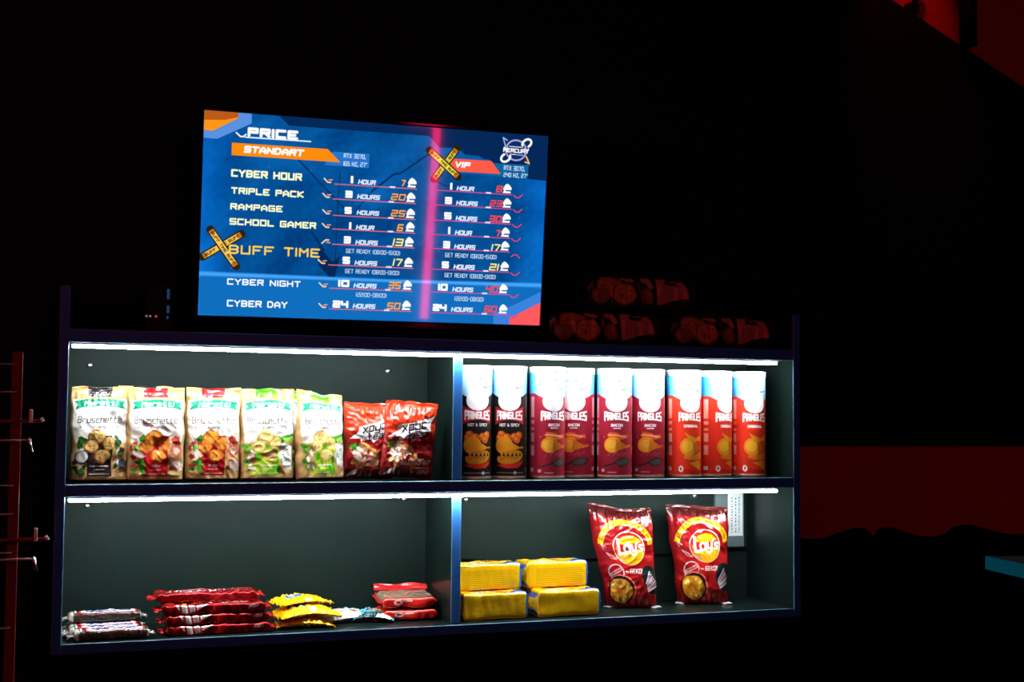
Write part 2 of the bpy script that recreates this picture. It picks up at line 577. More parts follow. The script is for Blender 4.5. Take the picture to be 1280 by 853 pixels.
# ------------------------------------------------------------------ television
SCREEN_TEXT= [('PRICE', 1.9, 7.98, 2.25, 0.42, 'W', 0, 0.26), ('STANDART', 1.75, 7.26, 2.72, 0.32, 'W', 1, 0.24), ('RTX 3070,', 6.24, 7.34, 1.0, 0.2, 'P', 0, 0.14), ('165 HZ, 27"', 6.24, 6.98, 1.1, 0.2, 'P', 0, 0.14), ('CYBER HOUR', 1.24, 6.17, 3.14, 0.34, 'Y', 0, 0.2), ('TRIPLE PACK', 1.26, 5.42, 3.23, 0.3, 'Y', 0, 0.2), ('RAMPAGE', 1.25, 4.72, 2.32, 0.29, 'Y', 0, 0.2), ('SCHOOL GAMER', 1.24, 4.05, 3.86, 0.3, 'Y', 0, 0.2), ('BUFF TIME', 1.25, 2.76, 4.07, 0.41, 'G', 0, 0.2), ('CYBER NIGHT', 1.22, 1.39, 3.27, 0.28, 'W', 0, 0.22), ('CYBER DAY', 1.24, 0.42, 2.69, 0.3, 'W', 0, 0.22), ('1', 6.6, 6.21, 0.12, 0.33, 'W', 0, 0.3), ('HOUR', 6.94, 6.19, 0.85, 0.22, 'P', 1, 0.2), ('7', 8.99, 6.22, 0.21, 0.3, 'O', 1, 0.24), ('3', 6.37, 5.54, 0.34, 0.33, 'W', 0, 0.3), ('HOURS', 6.92, 5.52, 1.09, 0.22, 'P', 1, 0.2), ('20', 8.55, 5.56, 0.68, 0.3, 'O', 1, 0.24), ('5', 6.37, 4.81, 0.33, 0.32, 'W', 0, 0.3), ('HOURS', 6.93, 4.8, 1.07, 0.21, 'P', 1, 0.2), ('25', 8.58, 4.81, 0.66, 0.31, 'O', 1, 0.24), ('1', 6.6, 4.12, 0.1, 0.32, 'W', 0, 0.3), ('HOUR', 6.92, 4.12, 0.88, 0.22, 'P', 1, 0.2), ('6', 8.89, 4.14, 0.29, 0.34, 'O', 1, 0.24), ('3', 6.38, 3.46, 0.33, 0.34, 'W', 0, 0.3), ('HOURS', 6.92, 3.44, 1.07, 0.22, 'P', 1, 0.2), ('13', 8.71, 3.46, 0.5, 0.35, 'G2', 1, 0.24), ('5', 6.36, 2.53, 0.35, 0.34, 'W', 0, 0.3), ('HOURS', 6.92, 2.5, 1.08, 0.22, 'P', 1, 0.2), ('17', 8.75, 2.54, 0.45, 0.34, 'G2', 1, 0.24), ('10', 6.2, 1.48, 0.52, 0.33, 'W', 0, 0.3), ('HOURS', 6.91, 1.46, 1.1, 0.22, 'P', 1, 0.2), ('35', 8.58, 1.48, 0.6, 0.33, 'O', 1, 0.24), ('24', 5.98, 0.52, 0.73, 0.34, 'W', 0, 0.3), ('HOURS', 6.91, 0.52, 1.08, 0.22, 'P', 1, 0.2), ('50', 8.55, 0.53, 0.64, 0.32, 'O', 1, 0.24), ('1', 11.29, 6.2, 0.1, 0.32, 'W', 0, 0.3), ('HOUR', 11.61, 6.18, 0.88, 0.22, 'P', 1, 0.2), ('8', 13.59, 6.22, 0.31, 0.31, 'R', 1, 0.24), ('3', 11.06, 5.52, 0.35, 0.34, 'W', 0, 0.3), ('HOURS', 11.61, 5.5, 1.08, 0.22, 'P', 1, 0.2), ('23', 13.3, 5.54, 0.63, 0.3, 'R', 1, 0.24), ('5', 11.06, 4.81, 0.36, 0.34, 'W', 0, 0.3), ('HOURS', 11.62, 4.78, 1.08, 0.23, 'P', 1, 0.2), ('30', 13.31, 4.8, 0.61, 0.32, 'R', 1, 0.24), ('1', 11.28, 4.13, 0.11, 0.34, 'W', 0, 0.3), ('HOUR', 11.61, 4.11, 0.86, 0.23, 'P', 1, 0.2), ('7', 13.66, 4.14, 0.23, 0.31, 'R', 1, 0.24), ('3', 11.06, 3.46, 0.35, 0.35, 'W', 0, 0.3), ('HOURS', 11.6, 3.46, 1.07, 0.22, 'P', 1, 0.2), ('17', 13.47, 3.45, 0.43, 0.33, 'G2', 1, 0.24), ('5', 11.04, 2.53, 0.35, 0.33, 'W', 0, 0.3), ('HOURS', 11.61, 2.51, 1.07, 0.23, 'P', 1, 0.2), ('21', 13.41, 2.52, 0.47, 0.34, 'G2', 1, 0.24), ('10', 10.9, 1.48, 0.48, 0.34, 'W', 0, 0.3), ('HOURS', 11.6, 1.46, 1.05, 0.22, 'P', 1, 0.2), ('40', 13.26, 1.48, 0.64, 0.33, 'R', 1, 0.24), ('24', 10.69, 0.52, 0.68, 0.34, 'W', 0, 0.3), ('HOURS', 11.58, 0.52, 1.09, 0.22, 'P', 1, 0.2), ('60', 13.25, 0.54, 0.63, 0.32, 'R', 1, 0.24), ('GET READY (08:00-15:00)', 6.51, 3.04, 2.52, 0.19, 'P', 0, 0.13), ('GET READY (08:00-13:00)', 6.5, 2.12, 2.53, 0.19, 'P', 0, 0.13), ('(22:00-08:00)', 7.04, 1.06, 1.43, 0.19, 'P', 0, 0.13), ('GET READY (08:00-15:00)', 11.19, 3.06, 2.51, 0.2, 'P', 0, 0.13), ('GET READY (08:00-13:00)', 11.2, 2.12, 2.5, 0.2, 'P', 0, 0.13), ('(22:00-08:00)', 11.73, 1.04, 1.42, 0.2, 'P', 0, 0.13), ('VIP', 11.46, 7.24, 0.8, 0.29, 'W', 1, 0.24), ('RTX 3070,', 13.87, 7.28, 1.03, 0.21, 'P', 0, 0.14), ('240 HZ, 27"', 13.87, 6.96, 1.21, 0.2, 'P', 0, 0.14), ('MERCURY', 13.82, 8.17, 1.26, 0.2, 'W', 0, 0.2)]
UNDER= [(5.87, 6.13, 9.7, 6.13), (5.83, 5.45, 9.67, 5.46), (5.86, 4.73, 9.68, 4.7), (5.86, 4.06, 9.69, 4.13), (5.87, 3.4, 9.67, 3.41), (5.73, 2.45, 9.68, 2.47), (5.82, 1.38, 9.67, 1.43), (5.84, 0.45, 9.66, 0.48), (10.6, 6.12, 14.32, 6.16), (10.59, 5.43, 14.34, 5.49), (10.62, 4.74, 14.34, 4.76), (10.57, 4.08, 14.32, 4.09), (10.6, 3.44, 14.33, 3.43), (10.58, 2.47, 14.35, 2.47), (10.59, 1.41, 14.34, 1.42), (10.67, 0.43, 14.37, 0.47)]

TVW = 0.71
TVH = TVW * 9 / 16
tv = thing('television', 'wall television showing a blue price board, above the lit shelves', 'television', (0.5968, 0.0555, 0.8108), -0.0444, rx=0.1142)
k = 0.0
fw, fb = 0.0085, 0.015
bm = bmesh.new()
x0, x1, z0, z1 = -TVW / 2, TVW / 2, -TVH / 2, TVH / 2
add_box(bm, x0 - fw, x0 - 0.0004, -0.006, 0.02, z0 - fb, z1 + fw, 0.002)
add_box(bm, x1 + 0.0004, x1 + fw, -0.006, 0.02, z0 - fb, z1 + fw, 0.002)
add_box(bm, x0 - 0.001, x1 + 0.001, -0.006, 0.02, z1 + 0.0004, z1 + fw, 0.002)
add_box(bm, x0 - 0.001, x1 + 0.001, -0.006, 0.02, z0 - fb, z0 - 0.0004, 0.002)
from_bm('bezel', bm, M['bezel'], tv)
bm = bmesh.new()
add_box(bm, x0 - 0.004, x1 + 0.004, 0.0205, 0.034, z0 - 0.01, z1 + 0.004, 0.004)
add_box(bm, x0 + 0.10, x1 - 0.10, 0.034, 0.058, z0 + 0.02, z1 - 0.10, 0.008)
from_bm('rear_housing', bm, M['plastic'], tv)
bm = bmesh.new()
add_box(bm, -0.05, 0.05, 0.058, 0.150, -0.05, 0.05, 0.003)
from_bm('wall_bracket', bm, M['plastic'], tv)

NX, NY = 1120, 630
cv = Canvas(16.0, 9.0, NX, NY, C(8, 80, 150))


def scr_bg(U, V):
    n = fnoise(U * 1.78, V, 5, 3.0)
    n2 = fnoise(U * 1.78, V, 9, 14.0)
    base = np.stack([2 + 3 * n, 80 + 9 * n + 3 * n2, 150 + 12 * n + 4 * n2], -1)
    e = np.clip((np.abs(U - 0.5) - 0.40) / 0.10, 0, 1)[..., None] * np.array([2, 22, 45])
    b = np.clip((0.20 - V) / 0.20, 0, 1)[..., None] * np.array([12, 22, 32])
    return np.clip(base + e + b, 0, 255) / 255.0


cv.gradient(scr_bg)
DK = C(3, 40, 88)
cv.poly([(2.0, 9.0), (3.28, 8.99), (3.72, 8.60), (10.2, 8.60), (10.9, 7.9), (12.6, 7.85), (13.2, 7.55), (14.0, 6.95), (16, 6.9), (16, 9)], DK, 0.75)
cv.poly([(10.4, 8.1), (11.6, 8.15), (12.1, 7.75), (13.1, 7.72), (13.5, 7.5), (13.9, 6.95), (10.6, 7.0)], C(10, 92, 165), 0.9)
for pts, wd in (([(10.3, 7.85), (8.9, 6.8), (8.6, 6.75), (7.6, 5.9)], 0.09), ([(4.0, 7.3), (6.3, 5.1)], 0.07), ([(4.9, 3.9), (5.5, 3.1)], 0.1),
                ([(6.1, 6.7), (6.05, 5.0), (6.0, 0.1)], 0.04), ([(10.5, 6.6), (11.0, 6.38), (12.5, 6.36)], 0.06), ([(7.6, 5.9), (6.9, 5.0)], 0.05)):
    cv.line(pts, wd, C(3, 48, 100), 0.8)
cv.poly([(5.25, 3.3), (5.9, 2.6), (6.25, 2.9), (6.05, 1.95), (5.9, 1.75), (5.3, 2.4)], C(2, 40, 88), 0.85)
rg = np.random.default_rng(3)
for i in range(46):
    cv.ell(rg.uniform(0, 16), rg.uniform(0, 9), 0.02, 0.02, C(90, 160, 220), al=rg.uniform(0.3, 0.8))
for wd, al in ((0.34, 0.16), (0.2, 0.25), (0.08, 0.75)):
    cv.line([(0, 1.80), (8.3, 1.78), (16, 1.88)], wd, C(70, 165, 250), al)
cv.poly([(0, 1.78), (16, 1.86), (16, 0), (0, 0)], C(14, 110, 190), 0.16)
cv.poly([(1.47, 9), (2.06, 9), (2.07, 8.57), (0.59, 7.79), (0, 7.8), (0, 8.14), (0.38, 8.12), (1.48, 8.76)], C(90, 145, 225), 0.9)
cv.poly([(0, 9), (1.47, 9), (1.48, 8.76), (0.38, 8.12), (0, 8.14)], C(255, 150, 25))
cv.poly([(0, 9), (1.47, 9), (1.47, 8.8), (0.9, 8.64), (0, 8.58)], C(190, 90, 25))
cv.poly([(13.66, 0.49), (13.68, 0), (14.48, 0), (14.47, 0.3), (16, 1.08), (16, 1.62), (14.9, 1.05)], C(60, 130, 225), 0.75)
cv.poly([(14.47, 0.3), (16, 1.10), (16, 0), (14.48, 0)], C(255, 90, 95))
cv.poly([(5.74, 7.58), (7.42, 7.60), (7.42, 6.94), (5.37, 6.96)], C(35, 118, 205))
cv.poly([(13.38, 7.57), (15.1, 7.59), (15.07, 6.93), (13.01, 6.98)], C(14, 100, 160))
cv.poly([(1.23, 7.67), (5.5, 7.68), (6.1, 7.12), (1.23, 7.12)], C(255, 140, 12))
cv.poly([(10.89, 7.64), (13.24, 7.66), (13.73, 7.08), (10.85, 7.05)], C(255, 92, 72))
cv.line([(1.82, 7.95), (4.71, 7.96)], 0.06, C(235, 245, 255))
cv.line([(1.41, 8.12), (1.60, 7.96), (1.74, 7.97), (1.83, 8.07)], 0.07, C(235, 245, 255))
SC = {'W': C(255, 255, 255), 'P': C(225, 238, 255), 'Y': C(255, 255, 205), 'G': C(255, 208, 82), 'G2': C(255, 235, 120), 'O': C(255, 168, 50), 'R': C(255, 70, 72)}


def tape(a, b, c0, s0):
    ang = math.atan2(b[1] - a[1], b[0] - a[0])
    ln = math.hypot(b[0] - a[0], b[1] - a[1])
    cv.line([a, b], 0.36, C(40, 34, 16))
    q = lambda u, v: (a[0] + math.cos(ang) * u - math.sin(ang) * v, a[1] + math.sin(ang) * u + math.cos(ang) * v)
    cv.poly([q(0.06, -0.12), q(ln - 0.06, -0.12), q(ln - 0.06, 0.12), q(0.06, 0.12)], c0)
    for e in (0.02, ln - 0.2):
        cv.poly([q(e, -0.12), q(e + 0.18, -0.12), q(e + 0.18, 0.12), q(e, 0.12)], C(190, 110, 40), 0.6)
    p = q(0.12, -0.065)
    cv.text(s0, p[0], p[1], 0.13, C(60, 40, 10), 0.22, width=ln - 0.24, rot=ang)


tape((0.12, 2.58), (1.78, 3.66), C(248, 195, 85), 'BUFF TIME BUFF')
tape((0.42, 3.79), (1.59, 2.22), C(255, 205, 95), 'BUFF TIME BUFF')
tape((10.5, 6.64), (11.53, 8.10), C(225, 205, 70), 'BUFF TIME BUFF')
tape((10.23, 7.95), (11.65, 6.82), C(240, 225, 80), 'BUFF TIME BUFF')
for i, (a, b, c, d) in enumerate(UNDER):
    y = (b + d) / 2
    cv.line([(a, y), (c, y)], 0.045, C(225, 105, 120) if i < 8 else C(215, 70, 140))
    mx = 8.05 + (0.02 * i) if i < 8 else 12.85
    cv.line([(c - 1.25, y + 0.02), (c - 1.05, y + 0.02)], 0.075, C(240, 225, 250))
    ix, iy = (c - 0.46, y + 0.06)
    cv.poly([(ix, iy), (ix + 0.40, iy), (ix + 0.40, iy + 0.09), (ix + 0.16, iy + 0.09), (ix + 0.13, iy + 0.14), (ix + 0.44, iy + 0.16), (ix + 0.44, iy + 0.26), (ix + 0.34, iy + 0.38), (ix + 0.22, iy + 0.45),
             (ix + 0.12, iy + 0.38), (ix + 0.03, iy + 0.22), (ix + 0.06, iy + 0.10)], SC['W'])
    if i < 8:
        hx, hy = a - 0.48, y + 0.02
        cc = C(255, 220, 170)
        sg = -1 if i == 4 else 1
        cv.line([(hx, hy + 0.10 + 0.1 * sg), (hx + 0.17, hy + 0.10 - 0.06 * sg), (hx + 0.3, hy + 0.10 - 0.06 * sg)], 0.06, cc)
        cv.line([(hx + 0.22, hy + 0.10 + 0.04 * sg), (hx + 0.36, hy + 0.10 + 0.06 * sg)], 0.06, C(245, 150, 120))
    else:
        hx, hy = c + 0.1, y - 0.12
        sg = -1 if i == 12 else 1
        cv.line([(hx, hy + 0.10 * sg), (hx + 0.12, hy), (hx + 0.26, hy), (hx + 0.42, hy + 0.14 * sg)], 0.05, C(235, 60, 110))
for (s, x, y, w, h, c, it, sw) in SCREEN_TEXT:
    if len(s) == 1 and s == '1':
        cv.rect(x, x + max(w, 0.11), y, y + h, SC[c])
    elif c in ('W',) and s in ('3', '5', '10', '24'):
        cv.text(s, x, y, h, SC[c], 0.32, width=w)
    else:
        if len(s) > 8 and c != 'Y' or c == 'P' and not it:
            cv.text(s, x, y, h, SC[c], sw, width=w)
        else:
            wi = w - (0.2 * h if it else 0)
            pr = c in ('O', 'R', 'G2')
            cv.text(s, x - (0.06 if pr else 0), y, h, SC[c], 0.20 if pr else sw + 0.05, width=wi + (0.05 if pr else 0), slant=0.2 if it else 0.0)
lx, ly = 14.44, 8.24
cv.ring(lx, ly, 0.50, 0.47, 0.08, C(170, 165, 225))
cv.ell(lx, ly, 0.42, 0.40, C(10, 45, 105))
cv.ring(lx + 0.52, ly + 0.36, 0.24, 0.17, 0.11, WHITE, -1.6, 2.9, 0.6)
cv.ring(lx - 0.50, ly - 0.38, 0.24, 0.17, 0.11, WHITE, 1.5, 6.0, 0.6)
cv.line([(lx - 0.52, ly + 0.12), (lx - 0.66, ly + 0.55), (lx - 0.46, ly + 0.44)], 0.06, C(150, 185, 245))
cv.line([(lx + 0.52, ly - 0.26), (lx + 0.68, ly - 0.58), (lx + 0.48, ly - 0.52)], 0.07, C(250, 190, 110))
cv.line([(lx - 0.34, ly + 0.16), (lx + 0.34, ly + 0.16)], 0.035, WHITE)
cv.line([(lx - 0.30, ly - 0.20), (lx - 0.02, ly - 0.20)], 0.035, WHITE)
cv.text('MERCURY', lx - 0.64, ly - 0.12, 0.2, WHITE, 0.26, width=1.28)
cv.line([(lx + 0.04, ly - 0.21), (lx + 0.36, ly - 0.21)], 0.06, C(150, 170, 210), 0.7)

ms = bpy.data.materials.new('screen_picture')
ms.use_nodes = True
nt = ms.node_tree
b = nt.nodes['Principled BSDF']
a = nt.nodes.new('ShaderNodeAttribute')
a.attribute_name = 'print'
b.inputs['Base Color'].default_value = (0.004, 0.004, 0.005, 1)
b.inputs['Roughness'].default_value = 0.035
setin(b, 'Specular IOR Level', 0.5)
setin(b, 'Emission Strength', 1.0)
nt.links.new(a.outputs['Color'], b.inputs['Emission Color'])
U, V = np.meshgrid(np.linspace(x0, x1, NX), np.linspace(z0, z1, NY))
link_mesh('screen', np.stack([U.ravel(), np.full(U.size, -0.001), V.ravel()], -1), grid_faces(NX, NY), ms, tv, colors=cv.im.reshape(-1, 3))

# small device left of the television
t = thing('network_box', 'small black electronic box with red and blue lights, left of the television', 'network box', (0.168, 0.105, 0.5733))
box('case', -0.026, 0.026, -0.02, 0.05, 0.0, 0.098, M['plastic'], t, 0.003)
box('light_bar', 0.0140, 0.0195, -0.0215, -0.0195, 0.067, 0.087, M['blue_led'], t, 0.0006)
box('light_bar', 0.0140, 0.0195, -0.0215, -0.0195, 0.040, 0.055, M['blue_led'], t, 0.0006)
box('light_bar', 0.0140, 0.0180, -0.0215, -0.0195, 0.028, 0.035, M['blue_led'], t, 0.0006)
for x, m_ in ((-0.0235, 'white_led'), (-0.0165, 'white_led'), (-0.0055, 'red_led')):
    e = lathe('indicator_light', [(0, 0.002), (0.0018, 0.0016), (0.0024, 0.0)], M[m_], t, 12)
    e.location = (x, -0.0201, 0.033)
    e.rotation_euler = (math.pi / 2, 0, 0)

# ------------------------------------------------------------------ goods: builders
def pouch(parent, w, h, T, cv, back, gusset=False, wr=0.0012, seed=1, pinch=0.0, seal_h=0.016, name='pouch', mat=None, dent=None, vtop=None, shear=0.0, taper=0.0):
    """An upright filled bag: printed front sheet, plain back, base at z = 0."""
    nx, ny = cv.nx, cv.ny
    U, V = np.meshgrid(np.linspace(0, 1, nx), np.linspace(0, 1, ny))
    s = np.abs(2 * U - 1)
    if gusset:
        pu = np.clip(1 - s ** 5, 0, 1) ** 0.5
        pv = np.clip(1 - V ** 2.2, 0, 1) ** 0.75 * np.clip(V / 0.035, 0, 1) ** 0.5
    else:
        pu = np.clip(1 - s ** 2.6, 0, 1) ** 0.62
        sv = np.abs(2 * V - 1)
        pv = np.clip(1 - sv ** 3.2, 0, 1) ** 0.7
    prof = pu * pv
    n = fnoise(U * w / h, V, seed, 4.5) * 0.7 + np.abs(fnoise(U * w / h, V, seed + 7, 7.0)) * -0.9
    fold = fnoise(U * 3.0, V * 0.5, seed + 3, 3.0)
    edge = np.clip(V / 0.2, 0, 1) * 0 + (np.exp(-((1 - V) / 0.16) ** 2) + (0 if gusset else 1) * np.exp(-(V / 0.14) ** 2))
    off = 0.5 * T * prof + wr * n * (0.25 + 0.75 * np.clip(prof * 1.4, 0, 1)) + wr * 1.5 * fold * edge * np.clip(np.minimum(V, 1 - V) / 0.03, 0, 1)
    if dent:
        for (du, dv, dr, dd) in dent:
            off -= dd * np.exp(-(((U - du) * w / h) ** 2 + (V - dv) ** 2) / dr ** 2)
    off = np.maximum(off, 0.0004 + 0 * off) * np.clip(np.minimum(U, 1 - U) / 0.012, 0, 1) ** 0.5
    X = (U - 0.5) * w * (1 - pinch * np.sin(math.pi * np.clip(V, 0, 1)) ** 1.0) * (1 - taper * np.clip(1 - V / 0.7, 0, 1)) + shear * h * V + 0.0012 * fnoise(V, V * 0, seed + 5, 3.0)
    topw = 0.0 if vtop is None else vtop(U)
    Z = V * h + (0.0015 * fnoise(U, U * 0, seed + 6, 2.0) + topw) * np.clip((V - 0.6) / 0.4, 0, 1) ** 2
    fr = np.stack([X.ravel(), -off.ravel(), Z.ravel()], -1)
    bk = np.stack([X.ravel(), (off * 0.9).ravel() + 0.0002, Z.ravel()], -1)
    f1 = grid_faces(nx, ny)
    f2 = grid_faces(nx, ny, nx * ny)[:, ::-1]
    cb = np.empty((nx * ny, 3))
    cb[:] = back
    if gusset:                                   # printed side gussets are the plain film too
        pass
    o = link_mesh(name, np.vstack([fr, bk]), np.vstack([f1, f2]), mat or M['print_film'], parent, True, np.vstack([cv.im.reshape(-1, 3), cb]))
    return o


def seal(parent, w, z, hh, cv_cols, seed=1, vtop=None, lean=0.0, name='top_seal', shear=0.0):
    """Crimped strip across the top of a bag; cv_cols = [(u0, u1, colour)]."""
    nx, ny = 90, 14
    U, V = np.meshgrid(np.linspace(0, 1, nx), np.linspace(0, 1, ny))
    topw = 0.0 if vtop is None else vtop(U)
    X = (U - 0.5) * w + 0.0012 * fnoise(np.ones_like(U), U * 0, seed + 5, 3.0) + shear * (z + V * hh)
    zig = 0.0012 * np.abs(((U * 34) % 1) - 0.5) * (V > 0.95)
    Z = z + V * hh + (0.0015 * fnoise(U, U * 0, seed + 6, 2.0) + topw) - zig
    Y = 0.0004 * np.sin(V * 40) + lean * V * hh + 0.0016 * fnoise(U * 1.5, V * 0.2, seed + 3, 3.0) * V
    col = np.empty((ny, nx, 3))
    for (a, b_, c) in cv_cols:
        col[(U >= a) & (U <= b_)] = c
    v = np.stack([X.ravel(), Y.ravel() - 0.0008, Z.ravel()], -1)
    v2 = v + np.array([0, 0.0012, 0])
    return link_mesh(name, np.vstack([v, v2]), np.vstack([grid_faces(nx, ny), grid_faces(nx, ny, nx * ny)[:, ::-1]]), M['print_film'], parent, True,
                     np.vstack([col.reshape(-1, 3)] * 2))


def perim(Wd, Hh, n, nv):
    th = np.linspace(-math.pi / 2, -math.pi / 2 - 2 * math.pi, 1500)   # bottom -> front(-y) -> top -> back
    c, s = np.cos(th), np.sin(th)
    y = np.sign(c) * np.abs(c) ** (2.0 / n) * Wd / 2
    z = np.sign(s) * np.abs(s) ** (2.0 / n) * Hh / 2
    L_ = np.concatenate([[0], np.cumsum(np.hypot(np.diff(y), np.diff(z)))])
    t = np.linspace(0, L_[-1], nv)
    return np.interp(t, L_, y), np.interp(t, L_, z), L_[-1]


def wrapper(parent, Ln, Wd, Hh, n, cv, seed=1, wr=0.0006, endl=0.012, endz=0.0, name='wrapper', mat=None, flat=0.12):
    """Flow-wrapped pack lying along x; artwork runs u along x, v round the section (0.25 front, 0.5 top)."""
    nx, nv = cv.nx, cv.ny
    py, pz, per = perim(Wd, Hh, n, nv)
    u = np.linspace(0, 1, nx)
    d = np.minimum(u, 1 - u) * Ln
    k = np.clip(d / endl, 0, 1)
    k = flat + (1 - flat) * np.sqrt(np.clip(1 - (1 - k) ** 2, 0, 1))
    U, Vv = np.meshgrid(u, np.linspace(0, 1, nv))
    nz = fnoise(U * Ln / per, Vv, seed, 3.0) * 0.8 + fnoise(U * Ln / per * 2, Vv, seed + 2, 5.0) * 0.5
    g = 1 + (wr * nz) / max(Hh, 0.01) * 2
    Y = py[:, None] * (0.93 + 0.07 * k)[None] * (1 + (g - 1) * 0.4)
    Z = pz[:, None] * k[None] * g + (Hh / 2) * (1 - 0) + (endz * Hh) * (1 - k)[None]
    Z = np.maximum(Z, 0.0003)
    X = (U - 0.5) * Ln
    v = np.stack([X.ravel(), Y.ravel(), Z.ravel()], -1)
    return link_mesh(name, v, grid_faces(nx, nv)[:, ::-1], mat or M['print_film'], parent, True, cv.im.reshape(-1, 3))


def fins(parent, Ln, Wd, Hh, col, ext=0.010, endz=0.0, seed=1, droop=0.0, name='end_seal', flare=1.0, cols=None):
    for sg in (-1, 1):
        nx, ny = 12, 60
        U, V = np.meshgrid(np.linspace(0, 1, nx), np.linspace(0, 1, ny))
        zig = (np.abs(((V * 11) % 1) - 0.5) * 2) * 0.22 * (U > 0.93)
        X = sg * (Ln / 2 - 0.0022 + (U * (1 - zig)) * (ext + 0.0022))
        Y = (V - 0.5) * Wd * (0.92 + (flare - 0.92) * U)
        zc = Hh * (0.5 + endz)
        Z = zc + 0.0022 * fnoise(V * 1.6, U * 0.5, seed + (3 if sg > 0 else 0), 2.5) * U - droop * U + 0.0004 * np.sin(U * 22)
        Z = np.maximum(Z, 0.0012)
        c = np.empty((ny * nx, 3))
        c[:] = col if sg < 0 or cols is None else cols
        c *= (1 + 0.10 * np.sin(U * 22)).reshape(-1, 1)
        v = np.stack([X.ravel(), Y.ravel(), Z.ravel() + 0.0005], -1)
        v2 = v - np.array([0, 0, 0.001])
        link_mesh(name, np.vstack([v, v2]), np.vstack([grid_faces(nx, ny), grid_faces(nx, ny, nx * ny)[:, ::-1]]), M['print_film'], parent, True, np.vstack([c, c]))


# ------------------------------------------------------------------ goods: toasted bread chip bags
KR = C(205, 165, 105)
BW, BH = 0.105, 0.172


